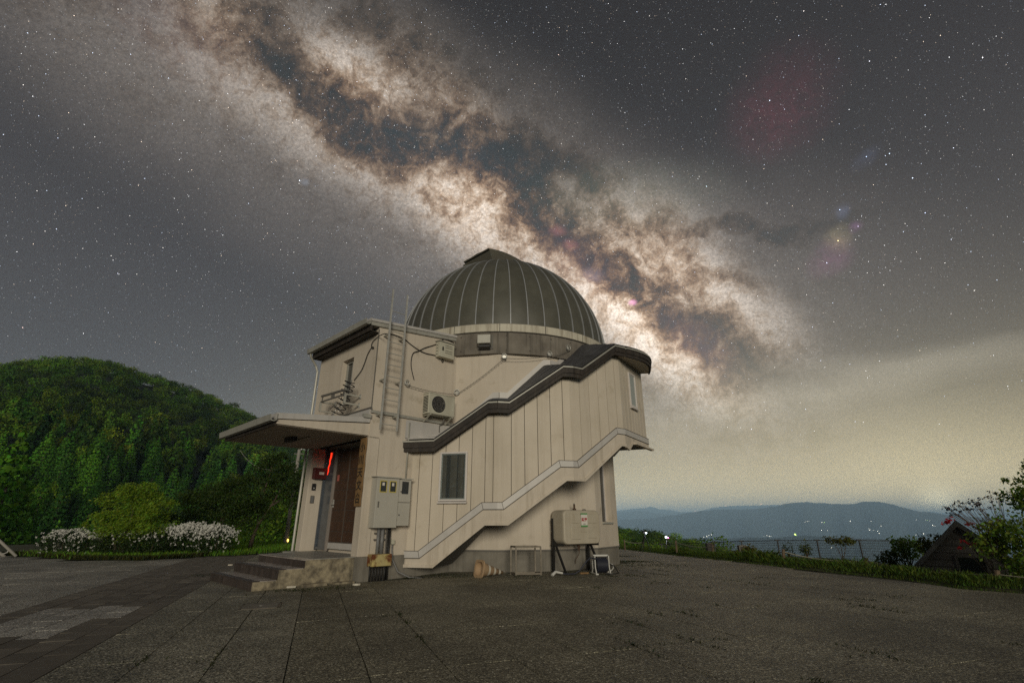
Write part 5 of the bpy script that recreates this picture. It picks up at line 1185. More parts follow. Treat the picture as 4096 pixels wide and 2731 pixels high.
# ------------------------------------------------------------------ foliage
def leaves(P_, size, rg, aspect=.5, flat=0.0, wind=None, jit=.35, out=None, k=.55):
    n = len(P_); d = rg.normal(size=(n, 3))
    if out is not None:                      # faces turned roughly outward, so a crown shades as a volume
        nn = out / (np.linalg.norm(out, axis=1)[:, None] + 1e-9) + k * rg.normal(size=(n, 3)); d = np.cross(nn, d)
    if wind is not None: d = d * .45 + np.array(wind)
    d /= np.linalg.norm(d, axis=1)[:, None] + 1e-9
    e = rg.normal(size=(n, 3)) if out is None else nn; u = np.cross(d, e); u /= np.linalg.norm(u, axis=1)[:, None] + 1e-9
    s = size * (1 + jit * rg.uniform(-1, 1, (n, 1)))
    a, b = d * s * .5, u * s * .5 * aspect
    V = np.stack([P_ - a, P_ + b - a * .1, P_ + a, P_ - b - a * .1], 1).reshape(-1, 3); Fc = np.arange(4 * n).reshape(n, 4); return V, Fc
def tints(n, base, rg, var=.35, hue=.2, k=4):
    b = np.array(base)[None, :] * (1 + var * rg.uniform(-1, 1, (n, 1))); b = b * (1 + hue * rg.uniform(-1, 1, (n, 3)) * np.array([1, .3, 1])); return np.repeat(np.clip(b, 0, 1), k, 0)
def crown_pts(n, rg, lobes, shell=.5):
    out = []; wts = np.array([l[3] * l[4] * l[5] for l in lobes]) ** .67; wts /= wts.sum()
    for l, w in zip(lobes, wts):
        m = max(4, int(n * w)); d = rg.normal(size=(m, 3)); d /= np.linalg.norm(d, axis=1)[:, None]; r = (shell + (1 - shell) * rg.uniform(0, 1, (m, 1))) * (1 + .12 * rg.normal(size=(m, 1)))
        out.append(np.array(l[:3])[None] + d * r * np.array(l[3:6])[None])
    return np.concatenate(out)
def conifer_pts(n, rg, narrow=.2, lo=.12):
    t = lo + (1 - lo) * (1 - np.sqrt(rg.uniform(0, 1, n))); ti = np.round(t * 17) / 17 + rg.normal(size=n) * .012
    r = narrow * (1.02 - ti) ** .85 * (.35 + .75 * rg.uniform(0, 1, n) ** .5); a = rg.uniform(0, 2 * math.pi, n)
    a = np.round(a * 2.2 + ti * 40) / 2.2 + rg.normal(size=n) * .16
    return np.stack([r * np.cos(a), r * np.sin(a), ti - .18 * r], 1)
def tree_arrays(kind, n, rg, leaf):
    if kind != 'broad':
        Pp = conifer_pts(n, rg) if kind == 'conifer' else conifer_pts(n, rg, .27, .22)
        o = Pp * np.array([1, 1, 0]); o = o / (np.linalg.norm(o, axis=1)[:, None] + 1e-6); o[:, 2] = .5; br = np.sin(np.arctan2(Pp[:, 1], Pp[:, 0]) * 5 + Pp[:, 2] * 60); o[:, 2] += .35 * br
    else:
        lob = [(0, 0, .62, .30, .30, .28)] + [(.24 * math.cos(a + .3 * q), .24 * math.sin(a + .3 * q), .50 + .28 * rg.uniform(), .19, .19, .17) for q, a in enumerate((0, 1.2, 2.5, 3.7, 5.0))] + [(.05, 0, .82, .18, .18, .16)]
        Pp = crown_pts(n, rg, lob, .75); LC = np.array([l[:3] for l in lob]); near = LC[np.argmin(((Pp[:, None] - LC[None]) ** 2).sum(2), 1)]; o = Pp - near; o[:, 2] += .06
    return Pp, leaves(Pp, leaf, rg, .75, out=o)
GREENS = {'conifer': (.024, .086, .014), 'larch': (.045, .150, .015), 'broad': (.078, .170, .015)}
LABEL = {'conifer': 'dark green cedar standing in the hillside wood', 'larch': 'feathery mid-green larch standing in the hillside wood', 'broad': 'round-crowned broadleaf tree in the hillside wood'}
spots = []
rgS = np.random.default_rng(5)
def scatter(az0, az1, rA, rB, sp):
    r = rA
    while r < rB:
        step = sp * (1 + .0006 * r); na = int(R_(az1 - az0) * r / step)
        for i in range(na):
            az = az0 + (az1 - az0) * (i + rgS.uniform()) / max(na, 1); rr = r + rgS.uniform(-.5, .5) * step
            spots.append((az, rr))
        r += step * .95
scatter(-60, -17, 66, 345, 4.3); scatter(9, 24, 52, 262, 5.4)
cand = []
for az, r in spots:
    x, y = r * math.sin(R_(az)), r * math.cos(R_(az)); z = tz(x, y)
    el = interp(ridge, az)
    if az > 5 and (z + 8) / r < math.tan(R_(-5.0)): continue
    t = r / 330; u = rgS.uniform(); nz = hrand(x, y, .021)
    if az < 5: kind = 'broad' if (t > .55 and u < .78 + .2 * nz) else ('larch' if u < .50 + .25 * nz else ('conifer' if u < .68 + .2 * nz else 'broad'))
    else: kind = 'broad'
    if kind == 'broad': hh = rgS.uniform(4.5, 10.5)
    else: hh = rgS.uniform(8.0, 16.5) if t < .6 else rgS.uniform(7, 11)
    hh *= .70 if az > 5 else .76
    cand.append((r, az, x, y, z - .4, kind, hh))
for az, r, kind, hh in [(-44.8, 58, 'larch', 16), (-48.3, 52, 'larch', 15), (-46.5, 66, 'conifer', 18), (20.9, 46, 'broad', 8.2), (20.1, 54, 'broad', 8.2), (13.2, 60, 'broad', 8.0), (15.0, 66, 'broad', 8.5), (11.8, 62, 'broad', 8.5), (16.4, 72, 'broad', 8.2), (-25.4, 46, 'broad', 8.5), (-23.3, 44, 'broad', 8)]:
    x, y = r * math.sin(R_(az)), r * math.cos(R_(az)); cand.append((r, az, x, y, tz(x, y) - .3, kind, hh))
def seen(c): return -49.5 < c[1] < -20.5 or 10.3 < c[1] < 23
cand.sort(key=lambda c: c[0] - (0 if seen(c) else -1000))
tmpl = {}
for kind in GREENS:
    for v in range(3):
        rg = np.random.default_rng(100 + v + len(kind) * 10)
        for lod, n, lf in ((0, 3600, .026), (2, 1700, .036), (1, 400, .070)):
            Pp, (V, Fc) = tree_arrays(kind, n, rg, lf)
            tn = tints(len(Fc), GREENS[kind], rg, .4, .3)
            tmpl[(kind, v, lod)] = (V, Fc, tn, npmesh(kind + '_crown', V, Fc, M['needle'], tn) )
        tr = MB().tube([(0, 0, -.06), (.004, 0, .3), (0, .004, .75 if kind != 'broad' else .6)], [.022, .016, .005], 6)
        tm_ = bpy.data.meshes.new('trunk'); tm_.from_pydata([tuple(p) for p in tr.v], [], tr.f); tm_.materials.append(M['larchbark' if kind == 'larch' else 'bark']); tmpl[(kind, v, 'trunk')] = tm_
NM = {'conifer': 'cedar_tree', 'larch': 'larch_tree', 'broad': 'broadleaf_tree'}
indiv, rest_ = cand[:280], cand[280:]
# a few tint variants so neighbours differ
variants = {}
for i, (r, az, x, y, z, kind, hh) in enumerate(indiv):
    v = i % 3; root = bpy.data.objects.new(NM[kind], None); COL.objects.link(root); root.location = (x, y, z); root.rotation_euler = (0, 0, rnd.uniform(0, 6.28)); root.scale = (hh * rnd.uniform(.9, 1.15), hh * rnd.uniform(.9, 1.15), hh)
    tv = rnd.randrange(3); tone = ('dark', 'mid-green', 'bright')[tv]
    lab = {'conifer': '%s narrow cedar', 'larch': '%s feathery larch', 'broad': '%s round-crowned broadleaf tree'}[kind] % tone + (' in the hillside wood' if az < 5 else ' in the wood behind the tripods')
    tag(root, lab, 'tree', 'look-alike trees: ' + lab)
    pass; lod = 0 if r < 125 else 2; key = (kind, v, tv, lod)
    if key not in variants:
        V, Fc, tn, me0 = tmpl[(kind, v, lod)]; f = (.55, 1.0, 1.6)[tv]; cshift = np.array([(1.0, 1, 1), (1.15, 1, .9), (1.35, 1.05, .8)][tv])
        variants[key] = npmesh(kind + '_crown', V, Fc, M['needle'], tn * f * cshift)
    obj('crown', variants[key], root); obj('trunk', tmpl[(kind, v, 'trunk')], root)
Vs, Fs, Ts, o_ = [], [], [], 0
for i, (r, az, x, y, z, kind, hh) in enumerate(rest_):
    V, Fc, tn, _ = tmpl[(kind, i % 3, 1)]; a = rgS.uniform(0, 6.28); c_, s_ = math.cos(a), math.sin(a)
    Rm = np.array([[c_, -s_, 0], [s_, c_, 0], [0, 0, 1]]); sc_ = np.array([hh * rgS.uniform(.9, 1.2), hh * rgS.uniform(.9, 1.2), hh])
    Vs.append((V * sc_) @ Rm.T + np.array([x, y, z])); Fs.append(Fc + o_); o_ += len(V); f = rgS.choice([.45, .75, 1.05, 1.5]) * (1 + .45 * hrand(x, y, .016)); Ts.append(tn * f * np.array([rgS.uniform(.85, 1.4) * (1 + .25 * hrand(y, x, .012)), 1, rgS.uniform(.7, 1)]))
fo = obj('forest', npmesh('forest', np.concatenate(Vs), np.concatenate(Fs), M['needle'], np.concatenate(Ts))); tag(fo, 'dense green wood covering the steep hill behind the observatory', 'forest', None, 'stuff')
for me in [m for m in bpy.data.meshes if m.users == 0]: bpy.data.meshes.remove(me)

def grow(name, label, cat, base, lobes, n, leaf, color, stems, seed, wind=None, aspect=.5, shell=.45, group=None, var=.4, flowers=None, barkm='bark', extra=None):
    rg = np.random.default_rng(seed); t = thing(name, label, cat, base, group)
    sub = []
    for l in lobes:
        for _ in range(7):
            u = rg.normal(size=3); u /= np.linalg.norm(u); u[2] = abs(u[2]) * .9 - .15; k = rg.uniform(.22, .42); sub.append((l[0] + u[0] * l[3] * .95, l[1] + u[1] * l[4] * .95, l[2] + u[2] * l[5] * .95, l[3] * k, l[4] * k, l[5] * k))
    lobes = [(l[0], l[1], l[2], l[3] * .86, l[4] * .86, l[5] * .86) for l in lobes] + sub
    Pp = crown_pts(n, rg, lobes, shell); LC = np.array([l[:3] for l in lobes]); near = LC[np.argmin(((Pp[:, None] - LC[None]) ** 2).sum(2), 1)]
    V, Fc = leaves(Pp, leaf, rg, aspect, wind=wind, out=None if wind is not None else (Pp - near) + np.array([0, 0, .1]), k=.8)
    obj('crown', npmesh('crown', V, Fc, M['leaf'], tints(len(Fc), color, rg, var, .3)), t)
    for pts, rr in stems:
        mb = MB(); mb.tube([Vector(base) + Vector(p) for p in pts], [rr * (1 - .75 * i / max(1, len(pts) - 1)) for i in range(len(pts))], 6); part('trunk' if len(stems) == 1 or rr > .04 else 'stem', mb, M[barkm], t, smooth=True)
    return t
def stems_to(lobes, r, origin=(0, 0, -.05)):
    out = []
    for l in lobes: o = Vector(origin); e = Vector(l[:3]); m = o.lerp(e, .55) + Vector((.05, 0, .08)); out.append(([tuple(o), tuple(m), tuple(e)], r))
    return out
# bushes behind the hedge, small tree on the lawn
b = gpix(415, 2232); lob = [(0, .3, 1.75, 1.35, 1.0, .8), (.7, .2, 1.35, .8, .8, .7), (-.8, .3, 1.15, .9, .8, .6), (.1, .2, 2.3, .8, .7, .45), (.3, .1, .8, 1.1, .8, .6)]
grow('windblown_bush', 'bright yellow-green bush rising out of the white azalea hedge', 'bush', b + Vector((0, .6, 0)), lob, 15000, .105, (.20, .31, .026), stems_to(lob, .05), 21, wind=(.75, 0, .38), aspect=.26, shell=.3)
b = gpix(745, 2216); lob = [(0, 0, 1.9, 2.0, 1.4, 1.1), (1.0, 0, 1.4, 1.3, 1.1, 1.0), (-1.1, 0, 1.3, 1.2, 1.1, .9), (.2, 0, 2.7, 1.1, 1.0, .7)]
grow('dark_bush', 'large dark green bush on the lawn behind the azalea hedge', 'bush', b + Vector((0, 2.0, -.05)), lob, 16000, .12, (.045, .080, .013), stems_to(lob, .06), 22, wind=(.7, 0, .25), aspect=.32, shell=.3)
b = gpix(993, 2202)
lob = [(.9, .2, 3.5, 1.25, 1.0, .75), (.1, .1, 3.0, 1.0, .9, .6), (1.7, .1, 2.9, .95, .8, .6), (1.1, .1, 2.4, 1.0, .8, .5), (.4, 0, 4.1, .7, .6, .4), (1.9, 0, 2.0, .6, .6, .4)]
tr_ = grow('lawn_tree', 'slender small tree with forked trunk on the lawn left of the porch'.replace(' left of', ' beside'), 'tree', b, lob, 7500, .12, (.05, .085, .018), [([(0, 0, -.1), (.12, 0, .6), (.25, 0, 1.1), (.75, 0, 2.0), (1.2, 0, 3.0)], .10)], 23, aspect=.45, shell=.3)
for pts in ([(.22, 0, 1.0), (.15, 0, 1.8), (.1, .1, 3.0)], [(.7, 0, 1.9), (1.2, .1, 2.3), (1.8, .1, 2.9)], [(.15, .05, 2.2), (.4, 0, 3.2), (.45, 0, 4.0)]):
    part('branch', MB().tube([b + Vector(p) for p in pts], [.05, .035, .012], 6), M['bark'], tr_, smooth=True)
# azalea hedge: three bushes
def azalea(label, pxs, ytop, ybot, depth, seed, dens_, sparse):
    a, c = gpix(pxs[0], ybot), gpix(pxs[1], ybot); mid = (a + c) / 2; w = (c - a).length; rg = np.random.default_rng(seed)
    rr = ray((pxs[0] + pxs[1]) / 2, ytop); hgt = HCAM + rr.z / rr.y * (mid.y + depth * .4) - mid.z; base = mid + Vector((0, depth / 2, 0)); t = thing('azalea_bush', label, 'bush', base, 'azalea bushes of the hedge')
    nl = max(2, int(w / .75)); lob = []
    for i in range(nl):
        x = -w / 2 + w * (i + .5) / nl; hh = hgt * (1 - .38 * abs(2 * (i + .5) / nl - 1) ** 3) * rg.uniform(.93, 1.03); lob.append((x, 0, hh * .52, w / nl * .85, depth / 2, hh * .5))
    Pp = crown_pts(int(2600 * w), rg, lob, .72); Pp = Pp[Pp[:, 2] > .02]; V, Fc = leaves(Pp, .075, rg, .5)
    obj('crown', npmesh('crown', V, Fc, M['leaf'], tints(len(Fc), (.035, .062, .016), rg, .45, .3)), t)
    Pf = crown_pts(int(900 * w * dens_), rg, [(l[0], l[1], l[2], l[3] * 1.02, l[4] * 1.02, l[5] * 1.02) for l in lob], .97)
    keep = (Pf[:, 2] > hgt * (.70 + .12 * rg.normal(size=len(Pf)))) | (rg.uniform(size=len(Pf)) < sparse); Pf = Pf[keep & (Pf[:, 2] > .1)]
    VV, FF = [], []; k = 0
    for q in range(5):                       # five petals a flower
        an = q * 2 * math.pi / 5; tilt = rg.normal(size=(len(Pf), 3)) * .012
        d1 = np.array([math.cos(an), -.35, math.sin(an)]) * .034; d2 = np.array([math.cos(an + .55), -.2, math.sin(an + .55)]) * .026; d3 = np.array([math.cos(an - .55), -.2, math.sin(an - .55)]) * .026
        V4 = np.stack([Pf, Pf + d3 + tilt, Pf + d1 + tilt, Pf + d2 + tilt], 1).reshape(-1, 3); VV.append(V4); FF.append(np.arange(len(V4)).reshape(-1, 4) + k); k += len(V4)
    o = obj('blossoms', npmesh('blossoms', np.concatenate(VV), np.concatenate(FF), M['petal']), t); o['kind'] = 'stuff'
    for x in (-.3, .1, .35): part('stem', MB().tube([base + Vector((x * w, 0, -.05)), base + Vector((x * w * 1.1, 0, hgt * .5))], .025, 5), M['bark'], t)
azalea('rounded azalea bush with scattered pale flowers behind the garden lamp', (128, 360), 2118, 2228, 1.5, 31, .8, .10)
azalea('low dark azalea bush with few flowers under the yellow-green bush', (345, 575), 2118, 2232, 1.4, 32, .25, .02)
azalea('long azalea bush topped with dense white blossom on the lawn edge', (560, 842), 2096, 2226, 1.7, 33, 2.2, .05)
# garden lamp
gl = gpix(224, 2205); th = thing('garden_lamp', 'short garden bollard lamp with white louvres in front of the azalea', 'lamp', gl)
hz_ = lambda py: HCAM + ray(224, py).z / ray(224, py).y * gl.y - gl.z
part('post', MB().lathe([(.10, 0), (.09, .02), (.09, hz_(2140)), (0, hz_(2140))], gl, seg=16), M['soffit'], th, smooth=False)
zl0, zl1 = hz_(2140), hz_(2120)
for i in range(5):
    z = zl0 + (zl1 - zl0) * (i + .3) / 5; part('louvre', MB().lathe([(.05, z), (.115, z), (.115, z + .022), (.06, z + .03)], gl, seg=16), M['white'], th)
part('cap', MB().lathe([(.125, zl1), (.125, zl1 + .035), (0, zl1 + .05)], gl, seg=16), M['soffit'], th)
# hand rail that goes down the bank at the far edge
hb = gpix(66, 2224); hl = thing('hand_rail', 'grey steel hand rail slanting down the bank beyond the paving', 'hand rail', hb)
pt = lambda px, py, Y: Vector((ray(px, py).x / ray(px, py).y * Y, Y, HCAM + ray(px, py).z / ray(px, py).y * Y))
part('rail', MB().tube([hb, pt(0, 2163, hb.y), pt(-60, 2108, hb.y)], .05, 8), M['pole'], hl, smooth=True)
part('rail', MB().tube([pt(20, 2226, hb.y), pt(-10, 2205, hb.y), pt(-80, 2155, hb.y)], .05, 8), M['pole'], hl, smooth=True)
part('link', MB().tube([pt(-4, 2214, hb.y), pt(18, 2213, hb.y), pt(30, 2207, hb.y), pt(34, 2202, hb.y)], .022, 8), M['galv'], hl, smooth=True)
# utility pole with wire
ub = gpix(1141, 2183); ut = pt(1207, 1797, ub.y)
up = thing('utility_pole', 'thin grey concrete utility pole on the lawn beside the porch', 'pole', ub)
part('shaft', MB().tube([ub, Vector((ub.x, ub.y, ut.z))], [.11, .085], 12), M['pole'], up, smooth=True)
part('cross_arm', MB().bar(Vector((ub.x - .25, ub.y, ut.z - .25)), Vector((ub.x + .3, ub.y, ut.z - .25)), .06, .06), M['soffit'], up)
part('insulator', MB().lathe([(.04, 0), (.05, .05), (.02, .12), (0, .13)], Vector((ub.x + .12, ub.y, ut.z - .02)), seg=8), M['white'], up)
wt = Vector((ub.x, ub.y, ut.z - .55)); we = pt(960, 1800, 34.0); part('wire', MB().tube([wt.lerp(we, t / 10) - Vector((0, 0, .9 * 4 * (t / 10) * (1 - t / 10))) for t in range(11)], .012, 5), M['pole'], up)
lm = Vector((ub.x + .12, ub.y - .05, ub.z + .28)); ml = thing('marker_lamp', 'small glowing yellow marker lamp at the foot of the utility pole', 'lamp', Vector((lm.x, lm.y, ub.z)))
M['yl'] = mat('marker_glow', (.8, .5, .1), emit=(1, .62, .12), emit_k=4); part('globe', MB().sphere(lm, .045, 8, (1, 1, 1.6)), M['yl'], ml); part('stake', MB().tube([Vector((lm.x, lm.y, ub.z)), lm], .012, 6), M['soffit'], ml)

# ------------------------------------------------------------------ right side: tripods, rope fence, mesh fence, hut, plants
def tripod(label, feet, top, ym, lights, hub):
    f = [gpix(*Z11(*p)) for p in feet]; Y = sum(p.y for p in f) / 3
    f[1] = f[1] + Vector((0, .35, 0)); f[1].z = gz(f[1].x, f[1].y)
    h_ = pt(*Z11(*hub), Y); tp = pt(*Z11(*top), Y); t = thing('camera_tripod', label, 'tripod', (h_.x, h_.y, gz(h_.x, h_.y)))
    for p in f:
        m = p.lerp(h_, .5); part('leg', MB().tube([p, m], .022, 6).tube([m, h_], .030, 6), M['black'], t); part('leg_lock', MB().tube([m - Vector((0, 0, .03)), m + Vector((0, 0, .03))], .026, 6), M['black'], t)
    part('column', MB().tube([h_ - Vector((0, 0, .12)), h_ + Vector((0, 0, .08))], .03, 8), M['black'], t)
    c = h_ + Vector((0, 0, .09)); part('camera_body', MB().box(c, .16, .10, .12), M['black'], t, bevel=.012); part('lens', MB().lathe([(.045, 0), (.05, .12), (0, .12)], c + Vector((0, -.03, .07)), Vector((-.2, .6, .8)), 12), M['black'], t)
    for px, py, mt, r in lights:
        part('status_light', MB().sphere(pt(*Z11(px, py), Y - .10), r, 10), M[mt], t)
tripod('camera on slim black tripod with one white light on the paving edge', [(565, 725), (640, 740), (775, 742)], (680, 360), 0, [(680, 378, 'ledw', .045)], (650, 420))
tripod('camera on black tripod with white and red lights beside the grass verge', [(1045, 758), (1095, 735), (1188, 735)], (1060, 420), 0, [(1055, 455, 'ledw', .055), (1095, 468, 'ledr', .03)], (1070, 510))
posts = []
for i, (bx, by, ty, dy, lab) in enumerate([(165, 650, 505, 0, 'wooden rope post nearest the tower corner'.replace('nearest', 'close to')), (530, 640, 530, 0, 'wooden rope post behind the slim tripod'), (1118, 745, 520, 0, 'wooden rope post right behind the tripod with red light'.replace('right ', ''))]):
    p = gpix(*Z11(bx, by + 60)); p = p + Vector((.6, .8, 0)); p.z = gz(p.x, p.y); q = Vector((p.x, p.y, pt(*Z11(bx, ty), p.y).z)); posts.append((p, q, lab))
for (bx, by, ty, lab) in [(628, 522, 455, 'wooden rope post beside the corner of the mesh fence'), (1020, 562, 478, 'leaning wooden rope post before the second bay of mesh'), (1480, 588, 526, 'wooden rope post in the tall grass near the hut'), (2205, 690, 595, 'leaning wooden rope post before the hut window')]:
    p = gpix(*Z6(bx, by)); q = pt(*Z6(bx - 4, ty), p.y); posts.append((p, q, lab))
for p, q, lab in posts:
    t = thing('rope_post', lab, 'post', p, 'posts of the rope fence'); part('stake', MB().tube([p - Vector((0, 0, .1)), q], [.05, .045], 8), M['wood'], t); part('staple', MB().tube([q - Vector((.05, .03, .08)), q - Vector((-.05, .03, .08))], .007, 5), M['galv'], t)
mb = MB(); ends = [q - Vector((0, .05, .08)) for p, q, l in posts] + [Vector((10.2, 8.2, .45))]
for a, c in zip(ends, ends[1:]): mb.tube([a.lerp(c, t / 8) - Vector((0, 0, .09 * 4 * (t / 8) * (1 - t / 8))) for t in range(9)], .012, 5)
tag(solo('rope', mb, M['rope'], 'pale rope strung from post to post along the verge', 'rope'), None)
# mesh fence
fp = [(2856, 2166, 30.5), (2965, 2162, 29.0), (3109, 2159, 28.0), (3267, 2158.5, 27.0), (3436, 2158.5, 26.0), (3610, 2161, 25.2), (3790, 2164, 24.4), (3990, 2168, 23.6)]
mf = thing('mesh_fence', 'black wire mesh fence on steel posts above the valley', 'fence', pt(3267, 2230, 27.0))
tops = [pt(x, y, Y) for x, y, Y in fp]; FH = 1.25
tops = [tops[0] + Vector((-2.2, 3.0, -.25))] + tops
for q in tops:
    part('post', MB().bar(q - Vector((0, 0, FH + .6)), q + Vector((0, 0, .02)), .06, .05, (1, 0, 0)), M['steelblk'], mf); part('post_cap', MB().bar(q + Vector((-.13, 0, 0)), q + Vector((.13, 0, 0)), .05, .05), M['steelblk'], mf)
for a, c in zip(tops, tops[1:]):
    mb = MB(); L3 = (c - a).length
    for i in range(11):
        z = -.02 - i * FH / 10.5; mb.bar(a + Vector((0, 0, z)), c + Vector((0, 0, z)), .014 if i else .03, .014 if i else .035)
    n = int(L3 / .075)
    for i in range(1, n): p = a.lerp(c, i / n); mb.bar(p + Vector((0, .01, 0)), p + Vector((0, .01, -FH)), .006, .006, (1, 0, 0))
    tag(part('mesh_panel', mb, M['steelblk'], mf), kind='stuff')
# dark stump and boundary stone in the grass
p = gpix(*Z11(1715, 700)); p += Vector((.8, .5, 0)); w = 100 * .21259 / 1960 * p.y; t = thing('timber_block', 'squat dark timber block standing in the verge grass', 'block', p); hq = pt(*Z11(1715, 572), p.y).z
part('body', MB().box(Vector((p.x, p.y, p.z - .1)), w, w * .8, hq - p.z + .06), M['darkwood'], t, bevel=.015); part('top_board', MB().box(Vector((p.x, p.y, hq - .04)), w * 1.08, w * .9, .035), M['rust'], t, bevel=.006)
p = gpix(*Z12(335, 470)); p += Vector((.6, .6, 0)); hq = pt(*Z12(335, 332), p.y).z; w = 112 * .29762 / 1960 * p.y
t = thing('marker_stone', 'dark rounded marker stone behind the verge grass by the fence corner', 'stone', p)
part('stone', MB().prism([Vector((p.x + a * w, p.y, p.z - .1 + b * (hq - p.z + .1))) for a, b in [(-.5, 0), (.5, 0), (.5, .82), (.42, .95), (.2, 1), (-.3, .99), (-.46, .96), (-.5, .9)]], (0, .22, 0)), M['concrete'], t, bevel=.02); part('face_plate', MB().prism([Vector((p.x + a * w, p.y - .012, p.z + b * (hq - p.z))) for a, b in [(-.36, .1), (.36, .1), (.36, .8), (-.36, .8)]], (0, .01, 0)), M['darkwood'], t)
# hut with gable
HY = 13.3; ap = pt(3825, 2092, HY); ev = pt(3662, 2262, HY)
hd = Vector((ap.x, ap.y, 0)).normalized(); hxv = Vector((hd.y, -hd.x, 0)); hwid = 1.02
def H_(x, d, z): return Vector((ap.x, ap.y, 0)) + hxv * x + hd * d + Vector((0, 0, z))
def onH(px, py): w = hitplane(px, py, H_(0, 0, 0), hd); return (w - H_(0, 0, 0)).dot(hxv), w.z
hwid = -onH(3665, 2258)[0]; ez = onH(3665, 2258)[1]
hut = thing('garden_hut', 'small dark hut with boarded gable and black window beyond the rope', 'hut', H_(0, 1, -1.1))
gab = lambda z: hwid * (ap.z - z) / (ap.z - ez)
part('inner_wall', MB().prism([H_(-hwid * .98, .03, -1.2), H_(hwid * .98, .03, -1.2), H_(hwid * .98, .03, ez), H_(0, .03, ap.z - .03), H_(-hwid * .98, .03, ez)], hd * 2.2), M['backing'], hut)
z = -1.2; bh = .165
while z < ap.z - .05:
    z1 = min(z + bh - .010, ap.z - .02); w0 = hwid if z < ez else gab(z); w1 = hwid if z1 < ez else gab(z1)
    part('board', MB().prism([H_(-w0, -.014, z), H_(w0, -.014, z), H_(w1, .006, z1), H_(-w1, .006, z1)], hd * .024), M['hutwood'], hut); z += bh
for sgn in (-1, 1):
    e = H_(sgn * (hwid + .10), -.14, ez - .12); a = H_(0, -.14, ap.z + .02)
    part('roof', MB().prism([e, a, a + Vector((0, 0, .06)), e + Vector((0, 0, .06))], hd * 2.5), M['hutroof'], hut)
    part('barge_board', MB().prism([e - hd * .02 + Vector((0, 0, -.07)), a - hd * .02 + Vector((0, 0, -.09)), a - hd * .02 + Vector((0, 0, .05)), e - hd * .02 + Vector((0, 0, .05))], hd * .025), M['hutroof'], hut)
wx0, wz1_ = onH(3822, 2222); wx1, wz0_ = onH(3962, 2300)
hwn = part('window', MB().prism([H_(wx0, -.035, wz0_), H_(wx1, -.035, wz0_), H_(wx1, -.035, wz1_), H_(wx0, -.035, wz1_)], hd * .02), M['glassdark'], hut)
mb = MB()
for a, c in (((wx0, wz1_), (wx1, wz1_)), ((wx0, wz0_), (wx0, wz1_)), ((wx1, wz0_), (wx1, wz1_)), ((wx0, wz0_), (wx1, wz0_))): mb.bar(H_(a[0], -.04, a[1]), H_(c[0], -.04, c[1]), .06, .05, hd)
part('window_frame', mb, M['hutwood'], hwn)
# shrubs along the verge
def shrub(name, label, cat, px, py, Y, rx, rz, hgt, n, leaf, color, seed, group=None, **kw):
    top = pt(px, py, Y); gzb = min(gz(top.x, Y) - .1, top.z - .3); base = Vector((top.x, Y, gzb)); H = top.z - gzb
    lob = [(0, 0, H - rz, rx, rx * .8, rz), (rx * .4, 0, H - rz * 1.3, rx * .6, rx * .6, rz * .7), (-rx * .45, 0, H - rz * 1.2, rx * .55, rx * .6, rz * .7)]
    return grow(name, label, cat, base, lob, n, leaf, color, stems_to(lob, .018), seed, group=group, **kw)
shrub('young_shrub', 'yellowish leafy shrub beside the marker stone at the fence corner', 'shrub', 2992, 2168, 22.5, .33, .30, 0, 260, .11, (.16, .15, .025), 51)
shrub('thin_sapling', 'thin upright sapling with few leaves before the mesh fence', 'sapling', 3212, 2150, 22.0, .20, .42, 0, 190, .11, (.10, .13, .03), 52)
shrub('flat_topped_shrub', 'flat-topped shrub standing higher than the mesh fence', 'shrub', 3350, 2138, 21.0, .62, .22, 0, 520, .10, (.11, .12, .025), 53)
shrub('sparse_weed', 'tall sparse weed in front of the mesh fence by the second post', 'plant', 3145, 2160, 21.5, .25, .4, 0, 110, .10, (.07, .10, .03), 54)
shrub('bushy_shrub', 'rounded green shrub between mesh fence and hut', 'shrub', 3612, 2135, 17.0, .52, .42, 0, 950, .10, (.14, .24, .03), 55)
shrub('loose_shrub', 'loose pale-leaved shrub leaning against the hut roof', 'shrub', 3720, 2125, 15.5, .5, .42, 0, 620, .11, (.11, .13, .022), 56)
shrub('young_shrub', 'dark leafy shrub at the foot of the hut gable', 'shrub', 3560, 2195, 15.5, .5, .3, 0, 600, .09, (.05, .085, .016), 57)
